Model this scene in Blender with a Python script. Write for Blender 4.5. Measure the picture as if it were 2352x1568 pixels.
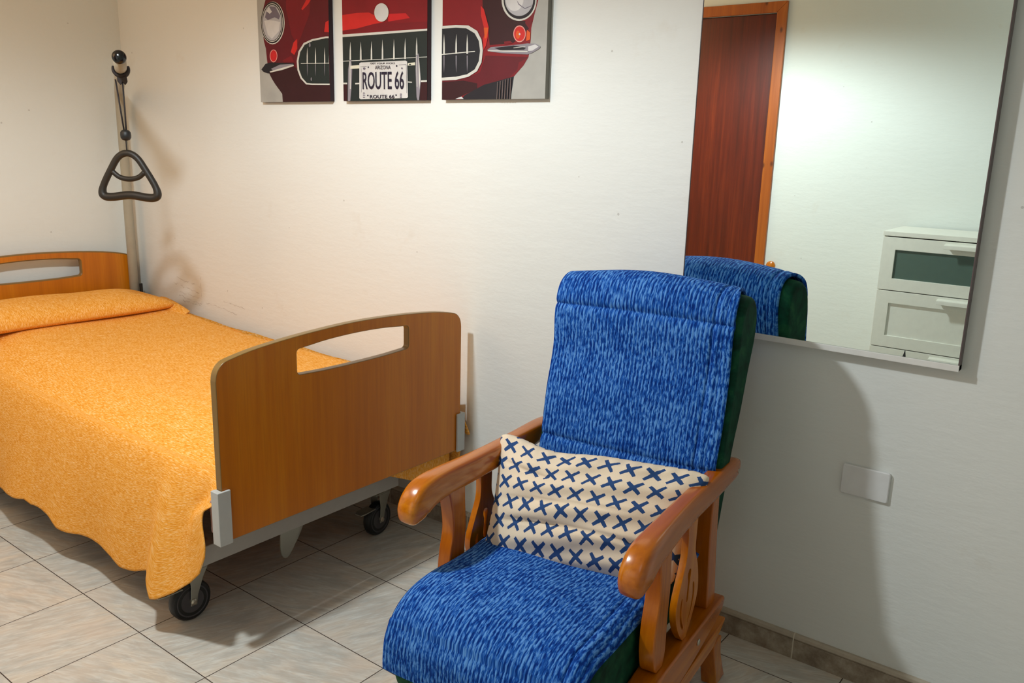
import bpy, bmesh, math, random
from mathutils import Vector, Matrix
from mathutils.geometry import tessellate_polygon
random.seed(7)
for o in list(bpy.data.objects): bpy.data.objects.remove(o)
SC = bpy.context.scene
COL = SC.collection

# ------------------------------------------------------------ camera
cam_d = bpy.data.cameras.new('camera'); cam = bpy.data.objects.new('camera', cam_d); COL.objects.link(cam)
cam_d.sensor_fit = 'HORIZONTAL'; cam_d.sensor_width = 36.0; cam_d.lens = 29.566
cam_d.clip_start = 0.02; cam_d.clip_end = 50
R_ = Vector((0.79057, 0.61179, 0.02663)); U_ = Vector((-0.1606, 0.16518, 0.9731)); F_ = Vector((-0.59093, 0.77359, -0.22884))
cam.matrix_world = Matrix(((R_.x, U_.x, -F_.x, 4.1058), (R_.y, U_.y, -F_.y, -2.2121), (R_.z, U_.z, -F_.z, 1.4105), (0, 0, 0, 1)))
SC.camera = cam

# ------------------------------------------------------------ world, lamp, fill lights, exposure
w = bpy.data.worlds.new('world'); SC.world = w; w.use_nodes = True
w.node_tree.nodes['Background'].inputs[0].default_value = (1.0, 0.95, 0.88, 1)
w.node_tree.nodes['Background'].inputs[1].default_value = 0.05
def lamp(name, loc, power, col, radius):
    l = bpy.data.lights.new(name, 'POINT'); l.energy = power; l.color = col; l.shadow_soft_size = radius
    o = bpy.data.objects.new(name, l); o.location = loc; COL.objects.link(o); return o
l = bpy.data.lights.new('shaded_lamp_light', 'SPOT'); l.energy = 50; l.color = (0.89, 0.975, 1.0); l.shadow_soft_size = 0.06   # lamp with a shallow shade, open downwards
l.spot_size = math.radians(170); l.spot_blend = 0.4
o = bpy.data.objects.new('shaded_lamp_light', l); o.location = (2.175, -1.46, 2.2); COL.objects.link(o)
lamp('warm_fill_light', (1.0, -1.95, 2.1), 9.5, (1.0, 0.62, 0.33), 0.45)  # added soft warm fill that lifts the bed side, not a fixture
lamp('cool_fill_light', (3.9, -2.1, 2.3), 2.2, (0.84, 1.0, 1.0), 0.4)  # added cool fill, brightens the armchair's wall shadow and the mirrored wall
SC.view_settings.view_transform = 'Standard'; SC.view_settings.look = 'None'
SC.view_settings.gamma = 1.0; SC.view_settings.use_curve_mapping = False
SC.view_settings.exposure = 1.08

# ------------------------------------------------------------ helpers
def link(o, parent=None):
    COL.objects.link(o)
    if parent is not None: o.parent = parent
    return o
def tag(o, label=None, cat=None, group=None, kind=None):
    if label: o['label'] = label
    if cat: o['category'] = cat
    if group: o['group'] = group
    if kind: o['kind'] = kind
    return o
def thing(name, label, cat, loc=(0, 0, 0), rz=0.0, group=None):
    o = bpy.data.objects.new(name, None); COL.objects.link(o); o.empty_display_size = 0.1
    o.location = loc; o.rotation_euler = (0, 0, rz)
    return tag(o, label, cat, group)
def mesh(name, verts, faces, mat, parent=None, smooth=False, world=False, uv=None, midx=None):
    """one mesh object; world=True: verts are given in room coordinates and moved into the parent's frame"""
    if world and parent is not None:
        L = parent.location; verts = [(a[0]-L.x, a[1]-L.y, a[2]-L.z) for a in verts]
    me = bpy.data.meshes.new(name); me.from_pydata([tuple(v) for v in verts], [], faces)
    mats = mat if isinstance(mat, (list, tuple)) else [mat]
    for m in mats: me.materials.append(m)
    if midx:
        for p, i in zip(me.polygons, midx): p.material_index = i
    if uv:
        ul = me.uv_layers.new(name='UVMap')
        for p in me.polygons:
            for li in p.loop_indices: ul.data[li].uv = uv[me.loops[li].vertex_index]
    for p in me.polygons: p.use_smooth = smooth
    me.update()
    return link(bpy.data.objects.new(name, me), parent)
def bevel(o, w=0.003, seg=3, ang=35):
    b = o.modifiers.new('bevel', 'BEVEL'); b.width = w; b.segments = seg; b.limit_method = 'ANGLE'; b.angle_limit = math.radians(ang)
    for p in o.data.polygons: p.use_smooth = True
    n = o.modifiers.new('wn', 'WEIGHTED_NORMAL'); n.keep_sharp = False
    return o
def boxg(x0, x1, y0, y1, z0, z1, off=0):
    v = [(x0, y0, z0), (x1, y0, z0), (x1, y1, z0), (x0, y1, z0), (x0, y0, z1), (x1, y0, z1), (x1, y1, z1), (x0, y1, z1)]
    f = [(3, 2, 1, 0), (4, 5, 6, 7), (0, 1, 5, 4), (1, 2, 6, 5), (2, 3, 7, 6), (3, 0, 4, 7)]
    return v, [tuple(i+off for i in q) for q in f]
def boxes(name, lst, mat, parent=None, world=False, bev=0.0, seg=2):
    V = []; F = []
    for b in lst:
        v, f = boxg(*b, off=len(V)); V += v; F += f
    o = mesh(name, V, F, mat, parent, world=world)
    if bev: bevel(o, bev, seg)
    return o
def catmull(P, n=6, closed=False):
    out = []; N = len(P); rng = range(N) if closed else range(N-1)
    for i in rng:
        p0 = P[(i-1) % N] if (closed or i > 0) else P[0]; p1 = P[i]; p2 = P[(i+1) % N]; p3 = P[(i+2) % N] if (closed or i+2 < N) else P[-1]
        for k in range(n):
            t = k/n
            out.append(tuple(0.5*((2*b)+(-a+c)*t+(2*a-5*b+4*c-d)*t*t+(-a+3*b-3*c+d)*t**3) for a, b, c, d in zip(p0, p1, p2, p3)))
    if not closed: out.append(tuple(P[-1]))
    return out
def tube(name, path, r, mat, parent=None, world=False, closed=False, seg=14, flat=1.0):
    """sweep a circle (radius may be a list) along a polyline"""
    P = [Vector(p) for p in path]; N = len(P); V = []; F = []
    rr = r if isinstance(r, (list, tuple)) else [r]*N
    up = None
    for i in range(N):
        if closed: t = (P[(i+1) % N]-P[i-1]).normalized()
        else: t = (P[min(i+1, N-1)]-P[max(i-1, 0)]).normalized()
        if up is None: up = t.orthogonal().normalized()
        up = (up-t*up.dot(t)).normalized(); s = t.cross(up)
        for k in range(seg):
            a = 2*math.pi*k/seg; V.append(P[i]+up*math.cos(a)*rr[i]+s*math.sin(a)*rr[i]*flat)
    M = N if closed else N-1
    for i in range(M):
        for k in range(seg):
            a = i*seg+k; b = i*seg+(k+1) % seg; c = ((i+1) % N)*seg+(k+1) % seg; d = ((i+1) % N)*seg+k
            F.append((a, b, c, d))
    if not closed: F.append(tuple(range(seg))[::-1]); F.append(tuple((N-1)*seg+k for k in range(seg)))
    return mesh(name, V, F, mat, parent, smooth=True, world=world)
def lathe(name, prof, mat, axis, centre, parent=None, world=False, seg=28):
    """prof: (radius, along) pairs turned about the axis direction through centre"""
    ax = Vector(axis).normalized(); e = ax.orthogonal().normalized(); f = ax.cross(e); c = Vector(centre); V = []; F = []
    for r, h in prof:
        for k in range(seg):
            a = 2*math.pi*k/seg; V.append(c+ax*h+e*math.cos(a)*r+f*math.sin(a)*r)
    for i in range(len(prof)-1):
        for k in range(seg): F.append((i*seg+k, i*seg+(k+1) % seg, (i+1)*seg+(k+1) % seg, (i+1)*seg+k))
    F.append(tuple(range(seg))[::-1]); F.append(tuple((len(prof)-1)*seg+k for k in range(seg)))
    o = mesh(name, V, F, mat, parent, smooth=True, world=world)
    e_ = o.modifiers.new('es', 'EDGE_SPLIT'); e_.split_angle = math.radians(40)
    return o
def prism(name, loops, d0, d1, mp, mat, parent=None, world=False, bev=0.0, seg=3, ang=35):
    """2D outline (first loop) with holes (other loops), extruded d0..d1; mp(a, b, d) -> 3D point"""
    tri = tessellate_polygon([[Vector((a, b, 0)) for a, b in L] for L in loops])
    flat = [q for L in loops for q in L]; n = len(flat)
    V = [mp(a, b, d0) for a, b in flat]+[mp(a, b, d1) for a, b in flat]
    F = [t for t in tri]+[tuple(i+n for i in t)[::-1] for t in tri]
    off = 0
    for L in loops:
        m = len(L)
        for i in range(m): F.append((off+i, off+(i+1) % m, off+(i+1) % m+n, off+i+n))
        off += m
    o = mesh(name, V, F, mat, parent, world=world)
    bm = bmesh.new(); bm.from_mesh(o.data); bmesh.ops.recalc_face_normals(bm, faces=bm.faces)
    bmesh.ops.dissolve_limit(bm, angle_limit=0.01, verts=bm.verts, edges=bm.edges, delimit=set())
    bm.to_mesh(o.data); bm.free()
    if bev: bevel(o, bev, seg, ang)
    return o
def rrect(x0, x1, y0, y1, r, n=6):
    out = []
    for cx, cy, a0 in ((x1-r, y0+r, -90), (x1-r, y1-r, 0), (x0+r, y1-r, 90), (x0+r, y0+r, 180)):
        for k in range(n+1):
            a = math.radians(a0+90*k/n); out.append((cx+r*math.cos(a), cy+r*math.sin(a)))
    return out
def interp(tab, x):
    if x <= tab[0][0]: return tab[0][1]
    for (a, b), (c, d) in zip(tab, tab[1:]):
        if x <= c: return b+(d-b)*(x-a)/(c-a)
    return tab[-1][1]
def sstep(a, b, x):
    t = min(1, max(0, (x-a)/(b-a))); return t*t*(3-2*t)

# ------------------------------------------------------------ materials
def lin(c):
    return tuple(((v/255)/12.92 if v/255 <= 0.04045 else ((v/255+0.055)/1.055)**2.4) for v in c)+(1.0,)
class NT:
    def __init__(s, name):
        s.m = bpy.data.materials.new(name); s.m.use_nodes = True; s.t = s.m.node_tree; s.b = s.t.nodes['Principled BSDF']
    def n(s, typ, **kw):
        nd = s.t.nodes.new(typ)
        for k, v in kw.items(): setattr(nd, k, v)
        return nd
    def put(s, sock, v):
        if isinstance(v, bpy.types.NodeSocket): s.t.links.new(v, sock)
        else: sock.default_value = v
    def math(s, op, a, b=0.0, c=None):
        nd = s.n('ShaderNodeMath', operation=op); s.put(nd.inputs[0], a); s.put(nd.inputs[1], b)
        if c is not None: s.put(nd.inputs[2], c)
        return nd.outputs[0]
    def vmath(s, op, a, b=(0, 0, 0)):
        nd = s.n('ShaderNodeVectorMath', operation=op); s.put(nd.inputs[0], a); s.put(nd.inputs[1], b); return nd.outputs[0]
    def noise(s, vec, scale=5, detail=3, rough=0.5, dist=0.0):
        nd = s.n('ShaderNodeTexNoise'); s.put(nd.inputs['Vector'], vec); nd.inputs['Scale'].default_value = scale
        nd.inputs['Detail'].default_value = detail; nd.inputs['Roughness'].default_value = rough; nd.inputs['Distortion'].default_value = dist
        return nd.outputs['Fac']
    def ramp(s, fac, stops):
        nd = s.n('ShaderNodeValToRGB'); s.put(nd.inputs[0], fac); cr = nd.color_ramp
        while len(cr.elements) < len(stops): cr.elements.new(0.5)
        for e, (p, c) in zip(cr.elements, stops): e.position = p; e.color = c
        return nd.outputs[0]
    def mix(s, fac, a, b, mode='MIX'):
        nd = s.n('ShaderNodeMix', data_type='RGBA', blend_type=mode); s.put(nd.inputs[0], fac); s.put(nd.inputs[6], a); s.put(nd.inputs[7], b)
        return nd.outputs[2]
    def bump(s, h, strength=0.3, dist=0.01):
        nd = s.n('ShaderNodeBump'); s.put(nd.inputs['Height'], h); nd.inputs['Strength'].default_value = strength; nd.inputs['Distance'].default_value = dist
        s.t.links.new(nd.outputs[0], s.b.inputs['Normal'])
    def coord(s, which='Object'): return s.n('ShaderNodeTexCoord').outputs[which]
    def pos(s): return s.n('ShaderNodeNewGeometry').outputs['Position']
    def sep(s, v):
        nd = s.n('ShaderNodeSeparateXYZ'); s.put(nd.inputs[0], v); return nd.outputs
    def comb(s, x, y, z=0.0):
        nd = s.n('ShaderNodeCombineXYZ'); s.put(nd.inputs[0], x); s.put(nd.inputs[1], y); s.put(nd.inputs[2], z); return nd.outputs[0]
    def set(s, **kw):
        for k, v in kw.items(): s.put(s.b.inputs[k.replace('_', ' ')], v)
        return s.m
def plain(name, rgb, rough=0.5, metal=0.0, **kw):
    q = NT(name); c = lin(rgb)
    f = q.noise(q.coord(), 40, 2)
    q.set(Base_Color=q.mix(f, tuple(v*0.94 for v in c[:3])+(1,), tuple(min(1, v*1.05) for v in c[:3])+(1,)), Roughness=rough, Metallic=metal, **kw)
    return q.m

def wall_material(name, rgb, scuffs=False):
    q = NT(name); p = q.pos(); c = lin(rgb)
    big = q.noise(p, 1.6, 4, 0.6); st = q.noise(p, 5, 5, 0.65)
    col = q.mix(big, tuple(v*0.96 for v in c[:3])+(1,), c)
    col = q.mix(q.ramp(st, [(0.62, (0, 0, 0, 1)), (0.80, (0.22, 0.22, 0.22, 1))]), col, lin((196, 176, 146)))
    h = q.noise(p, 38, 4, 0.55); h2 = q.noise(q.vmath('MULTIPLY', p, (5, 5, 16)), 1.6, 4, 0.6)
    hh = q.math('ADD', q.math('MULTIPLY', h, 0.35), q.math('MULTIPLY', h2, 1.0))
    # rare pits in the plaster
    vo = q.n('ShaderNodeTexVoronoi'); q.put(vo.inputs['Vector'], p); vo.inputs['Scale'].default_value = 9.0
    pit = q.math('LESS_THAN', vo.outputs['Distance'], 0.035)
    col = q.mix(q.math('MULTIPLY', pit, 0.35), col, lin((120, 108, 96)))
    if scuffs:
        x, y, z = q.sep(p)
        def band(v, a, b): return q.math('MULTIPLY', q.math('GREATER_THAN', v, a), q.math('LESS_THAN', v, b))
        nz = q.noise(q.comb(q.math('MULTIPLY', x, 9.0), 0.0, q.math('MULTIPLY', z, 3.0)), 3, 3, 0.6)
        tot = None
        for z0, xa, xb, sl in ((0.735, 0.36, 0.555, -0.10), (0.708, 0.33, 0.545, -0.12), (0.668, 0.38, 0.56, -0.06), (0.652, 0.37, 0.56, -0.12), (0.63, 0.40, 0.55, -0.05), (0.645, 0.60, 0.84, -0.09), (0.672, 0.74, 0.90, -0.10)):
            zc = q.math('ADD', q.math('ADD', z, q.math('MULTIPLY', q.math('SUBTRACT', x, xa), -sl)), q.math('MULTIPLY', nz, 0.035))
            d = q.math('ABSOLUTE', q.math('SUBTRACT', zc, z0+0.017))
            m = q.math('MULTIPLY', q.math('LESS_THAN', d, 0.0022), band(x, xa, xb))
            tot = m if tot is None else q.math('MAXIMUM', tot, m)
        d = q.math('ABSOLUTE', q.math('SUBTRACT', x, 0.563))
        tot = q.math('MAXIMUM', tot, q.math('MULTIPLY', q.math('LESS_THAN', d, 0.0015), band(z, 0.63, 0.76)))
        tot = q.math('MULTIPLY', tot, q.ramp(q.noise(p, 30, 3), [(0.38, (0, 0, 0, 1)), (0.6, (1, 1, 1, 1))]))
        col = q.mix(q.math('MULTIPLY', tot, 0.32), col, lin((120, 92, 74)))
        hh = q.math('SUBTRACT', hh, q.math('MULTIPLY', tot, 1.2))
    q.bump(hh, 0.15, 0.012)
    return q.set(Base_Color=col, Roughness=0.62, Specular_IOR_Level=0.25)
M_wall = wall_material('plaster_wall', (230, 231, 227), True)
M_wall2 = wall_material('plaster_wall_opposite', (228, 232, 228))
M_ceil = plain('ceiling_paint', (225, 222, 214), 0.8)

T = 0.333
def floor_material():
    q = NT('marbled_floor_tile'); x, y, z = q.sep(q.pos())
    u = q.math('DIVIDE', q.math('SUBTRACT', x, 1.2741), T); v = q.math('DIVIDE', q.math('ADD', y, 1.1235), T)
    fu, fv = q.math('FRACT', u), q.math('FRACT', v); iu, iv = q.math('FLOOR', u), q.math('FLOOR', v)
    du = q.math('ABSOLUTE', q.math('SUBTRACT', fu, 0.5)); dv = q.math('ABSOLUTE', q.math('SUBTRACT', fv, 0.5))
    gr = q.math('GREATER_THAN', q.math('MAXIMUM', du, dv), 0.4955)
    par = q.math('FLOORED_MODULO', q.math('ADD', iu, iv), 2.0)
    inv = q.math('SUBTRACT', 1.0, par)
    a = q.math('ADD', q.math('MULTIPLY', fu, par), q.math('MULTIPLY', fv, inv)); b = q.math('ADD', q.math('MULTIPLY', fv, par), q.math('MULTIPLY', fu, inv))
    a2 = q.math('ADD', q.math('MULTIPLY', a, 0.9), q.math('MULTIPLY', b, 0.35)); b2 = q.math('SUBTRACT', q.math('MULTIPLY', b, 0.9), q.math('MULTIPLY', a, 0.35))
    sd = q.math('ADD', q.math('MULTIPLY', iu, 3.7), q.math('MULTIPLY', iv, 7.3))
    big = q.noise(q.comb(q.math('MULTIPLY', a2, 1.4), q.math('MULTIPLY', b2, 4.5), sd), 1.5, 4, 0.6, 0.5)
    fine = q.noise(q.comb(q.math('MULTIPLY', a2, 3.5), q.math('MULTIPLY', b2, 22.0), sd), 1.6, 4, 0.62, 0.8)
    blot = q.noise(q.comb(a, b, sd), 2.3, 2, 0.5)
    c1 = q.ramp(big, [(0.30, lin((178, 178, 172))), (0.5, lin((208, 206, 198))), (0.68, lin((216, 206, 190)))])
    c2 = q.mix(q.ramp(fine, [(0.42, (0, 0, 0, 1)), (0.62, (0.55, 0.55, 0.55, 1))]), c1, lin((186, 174, 160)))
    c3 = q.mix(q.ramp(fine, [(0.28, (0.5, 0.5, 0.5, 1)), (0.42, (0, 0, 0, 1))]), c2, lin((226, 227, 222)))
    c4 = q.mix(q.ramp(blot, [(0.5, (0, 0, 0, 1)), (0.72, (0.35, 0.35, 0.35, 1))]), c3, lin((214, 194, 174)))
    col = q.mix(gr, c4, lin((74, 62, 54)))
    q.bump(q.math('MULTIPLY', gr, -1.0), 0.5, 0.002)
    return q.set(Base_Color=col, Roughness=q.math('ADD', q.math('MULTIPLY', gr, 0.5), 0.34), Specular_IOR_Level=0.35)
M_floor = floor_material()
def skirting_material():
    q = NT('skirting_tile'); p = q.pos(); x, y, z = q.sep(p)
    n1 = q.noise(p, 22, 6, 0.7); n2 = q.noise(p, 90, 3, 0.6)
    col = q.ramp(n1, [(0.35, lin((128, 112, 96))), (0.55, lin((160, 146, 128))), (0.72, lin((182, 170, 152)))])
    col = q.mix(q.math('MULTIPLY', q.math('GREATER_THAN', z, 0.064), 0.6), col, lin((196, 186, 168)))
    ln = q.math('LESS_THAN', q.math('ABSOLUTE', q.math('SUBTRACT', z, 0.0605)), 0.0011)
    col = q.mix(q.math('MULTIPLY', ln, 0.6), col, lin((90, 76, 62)))
    f = q.math('FRACT', q.math('DIVIDE', q.math('SUBTRACT', x, 3.461), 0.407))
    j = q.math('GREATER_THAN', q.math('ABSOLUTE', q.math('SUBTRACT', f, 0.5)), 0.4955)
    col = q.mix(j, col, lin((205, 196, 178)))
    q.bump(n2, 0.2, 0.002)
    return q.set(Base_Color=col, Roughness=0.5)
M_skirt = skirting_material()

def wood(name, c_dark, c_mid, c_light, along, scale=1.0, rough=0.35, coat=0.0, knots=False, use_obj=True):
    """straight grain; along = index of the axis the grain runs along"""
    q = NT(name); p = q.coord('Object') if use_obj else q.pos()
    s = [26.0*scale]*3; s[along] = 0.9*scale
    n = q.noise(q.vmath('MULTIPLY', p, tuple(s)), 1.0, 5, 0.6, 0.3)
    s2 = [130.0*scale]*3; s2[along] = 5*scale
    f = q.noise(q.vmath('MULTIPLY', p, tuple(s2)), 1.0, 3, 0.6)
    big = q.noise(q.vmath('MULTIPLY', p, tuple(6.0 if i != along else 0.8 for i in range(3))), 1.0, 2, 0.5)
    t = q.math('ADD', q.math('MULTIPLY', n, 0.55), q.math('MULTIPLY', big, 0.45))
    col = q.ramp(t, [(0.34, lin(c_dark)), (0.5, lin(c_mid)), (0.66, lin(c_light))])
    col = q.mix(q.ramp(f, [(0.40, (0.30, 0.30, 0.30, 1)), (0.55, (0, 0, 0, 1))]), col, lin(c_dark))
    if knots:
        vo = q.n('ShaderNodeTexVoronoi'); q.put(vo.inputs['Vector'], q.vmath('MULTIPLY', p, (1, 1, 0.55))); vo.inputs['Scale'].default_value = 11.0
        col = q.mix(q.ramp(vo.outputs['Distance'], [(0.06, (0.8, 0.8, 0.8, 1)), (0.13, (0, 0, 0, 1))]), col, lin((70, 28, 10)))
    q.set(Base_Color=col, Roughness=rough, Coat_Weight=coat, Coat_Roughness=0.12)
    q.bump(f, 0.03, 0.002)
    return q.m
M_board = wood('beech_laminate', (178, 98, 4), (198, 114, 10), (210, 132, 20), 2, 1.0, 0.36)
M_boardedge = plain('board_edge_band', (128, 98, 50), 0.3)
M_chairwood = wood('honey_varnished_wood', (150, 70, 0), (190, 102, 0), (214, 132, 8), 1, 0.6, 0.24, 0.35)
M_chairpost = wood('honey_varnished_wood_upright', (148, 68, 0), (188, 100, 0), (210, 130, 8), 2, 0.6, 0.26, 0.3)
M_door = wood('mahogany_door_veneer', (70, 16, 2), (98, 26, 4), (122, 42, 8), 2, 1.6, 0.4)
M_doorframe = wood('pine_door_frame', (150, 72, 16), (176, 92, 24), (190, 108, 34), 2, 1.0, 0.4, 0.0, True)
M_white_metal = plain('grey_painted_steel', (168, 166, 160), 0.42)
M_grey_plastic = plain('light_grey_plastic', (186, 188, 186), 0.45)
M_pole = plain('cream_painted_tube', (166, 160, 142), 0.38)
M_galv = plain('galvanised_steel', (160, 160, 150), 0.38, 0.7)
M_black = plain('black_rubber', (22, 24, 26), 0.5)
M_blackgloss = plain('black_glossy_cap', (12, 13, 14), 0.12)
M_handle = plain('dark_brown_plastic', (34, 29, 23), 0.5)
M_strap = plain('black_strap', (30, 24, 26), 0.7)
M_plate = plain('white_plastic_plate', (226, 226, 226), 0.42)
M_mframe = plain('white_mirror_trim', (228, 226, 222), 0.35)
M_medge = plain('mirror_dark_edge', (92, 78, 78), 0.4)
M_white = plain('white_painted_board', (232, 232, 222), 0.42)
M_frost = plain('frosted_grey_glass', (84, 104, 94), 0.32)
M_bolt = plain('bolt_steel', (190, 184, 170), 0.3, 0.9)
q = NT('mirror_glass'); M_mirror = q.set(Base_Color=(0.87, 0.955, 0.915, 1), Metallic=1.0, Roughness=0.0)
M_rim = plain('dark_grey_rim', (70, 68, 72), 0.35)
M_mattress = plain('mattress_cover', (150, 90, 70), 0.8)

def woven(name, cols, us, vs, sheen=0.0, thr=(0.40, 0.62), bumpd=0.0015):
    """mottled yarn: streaks run along UV.x"""
    q = NT(name); uv = q.coord('UV')
    u, v, _ = q.sep(uv)
    n = q.noise(q.comb(q.math('MULTIPLY', u, us), q.math('MULTIPLY', v, vs)), 1.0, 3, 0.65, 0.3)
    n2 = q.noise(q.comb(q.math('MULTIPLY', u, us*0.25), q.math('MULTIPLY', v, vs*0.12)), 1.0, 2, 0.5)
    t = q.math('ADD', q.math('MULTIPLY', n, 0.85), q.math('MULTIPLY', n2, 0.15))
    col = q.ramp(t, [(thr[0], lin(cols[0])), ((thr[0]+thr[1])/2, lin(cols[1])), (thr[1], lin(cols[2]))])
    q.set(Base_Color=col, Roughness=0.85, Sheen_Weight=sheen, Specular_IOR_Level=0.15)
    q.bump(n, 0.5, bumpd)
    return q.m
M_spread = woven('orange_woven_cotton', ((228, 144, 36), (245, 172, 70), (255, 208, 144)), 56, 330, 0.0, (0.37, 0.65), 0.002)
def throw_material():
    q = NT('blue_ribbed_knit'); uv = q.coord('UV'); u, v, _ = q.sep(uv)     # u = along the strip, v = across
    n = q.noise(q.comb(q.math('MULTIPLY', u, 58), q.math('MULTIPLY', v, 250)), 1.0, 2.5, 0.6, 0.35)
    rib = q.math('SINE', q.math('MULTIPLY', v, 2*math.pi/0.0105))
    nn = q.noise(q.comb(q.math('MULTIPLY', u, 14), q.math('MULTIPLY', v, 16)), 1.0, 2, 0.5)
    t = q.math('ADD', q.math('ADD', q.math('MULTIPLY', n, 0.80), q.math('MULTIPLY', nn, 0.2)), q.math('MULTIPLY', rib, 0.055))
    col = q.ramp(t, [(0.40, lin((6, 44, 120))), (0.50, lin((28, 86, 172))), (0.60, lin((92, 146, 214)))])
    q.set(Base_Color=col, Roughness=0.9, Specular_IOR_Level=0.1)
    q.bump(q.math('ADD', q.math('MULTIPLY', rib, 0.4), n), 0.6, 0.002)
    return q.m
M_throw = throw_material()
def velvet():
    q = NT('bottle_green_velvet'); p = q.coord('Object'); n = q.noise(p, 18, 4, 0.6, 0.4)
    col = q.ramp(n, [(0.35, lin((6, 44, 32))), (0.55, lin((12, 66, 47))), (0.72, lin((38, 90, 56)))])
    q.bump(n, 0.2, 0.003)
    return q.set(Base_Color=col, Roughness=0.75, Specular_IOR_Level=0.15)
M_velvet = velvet()
def cross_print():
    q = NT('cream_cotton_with_blue_crosses'); uv = q.coord('UV'); u, v, _ = q.sep(uv)     # metres
    px, py = 0.0565, 0.0520
    wob = q.math('MULTIPLY', q.math('SUBTRACT', q.noise(uv, 7, 2), 0.5), 0.010)
    vv = q.math('DIVIDE', q.math('ADD', v, wob), py); row = q.math('FLOOR', vv); fy = q.math('SUBTRACT', q.math('FRACT', vv), 0.5)
    uu = q.math('ADD', q.math('DIVIDE', u, px), q.math('MULTIPLY', q.math('FLOORED_MODULO', row, 2.0), 0.5))
    cell = q.math('FLOOR', uu); fx = q.math('SUBTRACT', q.math('FRACT', uu), 0.5)
    wn = q.n('ShaderNodeTexWhiteNoise', noise_dimensions='2D'); q.put(wn.inputs['Vector'], q.comb(cell, row))
    r1, r2, r3 = q.sep(wn.outputs['Color'])
    ang = q.math('ADD', q.math('MULTIPLY', q.math('SUBTRACT', r1, 0.5), 0.35), math.radians(45))
    ca, sa = q.math('COSINE', ang), q.math('SINE', ang)
    a = q.math('ADD', q.math('MULTIPLY', fx, ca), q.math('MULTIPLY', fy, sa)); b = q.math('SUBTRACT', q.math('MULTIPLY', fy, ca), q.math('MULTIPLY', fx, sa))
    edge = q.math('MULTIPLY', q.math('SUBTRACT', q.noise(uv, 160, 2), 0.5), 0.05)
    aa, ab = q.math('ABSOLUTE', a), q.math('ABSOLUTE', b)
    w1 = q.math('ADD', q.math('ADD', q.math('MULTIPLY', r2, 0.02), 0.092), edge)
    def bar(l, t, lm): return q.math('MULTIPLY', q.math('LESS_THAN', t, q.math('SUBTRACT', w1, q.math('MULTIPLY', l, 0.06))), q.math('LESS_THAN', l, q.math('ADD', lm, edge)))
    m = q.math('MAXIMUM', bar(aa, ab, 0.50), bar(ab, aa, 0.44))
    cloth = q.mix(q.noise(uv, 400, 2), lin((226, 206, 180)), lin((238, 220, 196)))
    col = q.mix(m, cloth, lin((44, 74, 124)))
    q.bump(q.noise(uv, 600, 2), 0.15, 0.001)
    return q.set(Base_Color=col, Roughness=0.85, Specular_IOR_Level=0.15)
M_cross = cross_print()

# ------------------------------------------------------------ the room
RX = 5.4; DY = -2.62; CH = 2.62
def struct(name, lst, mat, bev=0):
    o = boxes(name, lst, mat, bev=bev); o['kind'] = 'structure'; return o
struct('floor', [(-0.1, RX+0.1, DY-0.1, 0.1, -0.08, 0.0)], M_floor)
struct('ceiling', [(-0.1, RX+0.1, DY-0.1, 0.1, CH, CH+0.08)], M_ceil)
struct('wall_back', [(-0.1, RX+0.1, 0.0, 0.1, 0, CH)], M_wall)
struct('wall_left', [(-0.1, 0.0, DY, 0.0, 0, CH)], M_wall2)
struct('wall_right', [(RX, RX+0.1, DY, 0.0, 0, CH)], M_wall2)
DX0, DX1 = 1.36, 2.24          # door opening in the opposite wall
struct('wall_front', [(-0.1, DX0, DY-0.1, DY, 0, CH), (DX1, RX+0.1, DY-0.1, DY, 0, CH), (DX0, DX1, DY-0.1, DY, 2.15, CH)], M_wall2)
def skirt(name, a, b, along):
    t, h = 0.012, 0.076
    prof = [(0, 0), (t, 0), (t, h-0.012), (t-0.002, h-0.005), (t-0.006, h-0.001), (t-0.010, h), (0, h)]
    V = []; F = []
    for s in (a, b):
        for d, z in prof: V.append((s, -d, z) if along == 'back' else ((d, s, z) if along == 'left' else (s, DY+d, z)))
    n = len(prof)
    for i in range(n): F.append((i, (i+1) % n, n+(i+1) % n, n+i))
    F += [tuple(range(n)), tuple(range(n, 2*n))[::-1]]
    o = mesh(name, V, F, M_skirt); o['kind'] = 'structure'
    bm = bmesh.new(); bm.from_mesh(o.data); bmesh.ops.recalc_face_normals(bm, faces=bm.faces); bm.to_mesh(o.data); bm.free()
skirt('baseboard_back', 0.0, RX, 'back'); skirt('baseboard_left', DY, -0.013, 'left')
skirt('baseboard_front', DX1+0.06, RX, 'front')

# door in the opposite wall, seen in the mirror
dr = bpy.data.objects.new('door_1', None); COL.objects.link(dr); dr.location = ((DX0+DX1)/2, DY, 0); dr['kind'] = 'structure'
boxes('door_leaf', [(DX0+0.004, DX1-0.004, DY-0.045, DY-0.006, 0.004, 2.146)], M_door, dr, True, 0.002)
fr = 0.057
for nm, loop in (('door_frame', [(DX0-fr, 0), (DX0, 0), (DX0, 2.15), (DX0-fr, 2.15+fr)]), ('door_frame', [(DX1, 0), (DX1+fr, 0), (DX1+fr, 2.15+fr), (DX1, 2.15)]), ('door_frame', [(DX0, 2.15), (DX1, 2.15), (DX1+fr, 2.15+fr), (DX0-fr, 2.15+fr)])):
    prism(nm, [loop], 0.0, 0.018, lambda a, b, d: (a, DY+d, b), M_doorframe, dr, True, 0.003)
tube('door_handle', [(1.45, DY+0.0, 1.02), (1.45, DY+0.045, 1.02), (1.46, DY+0.055, 1.02), (1.56, DY+0.055, 1.02)], 0.009, M_bolt, dr, True)

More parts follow.
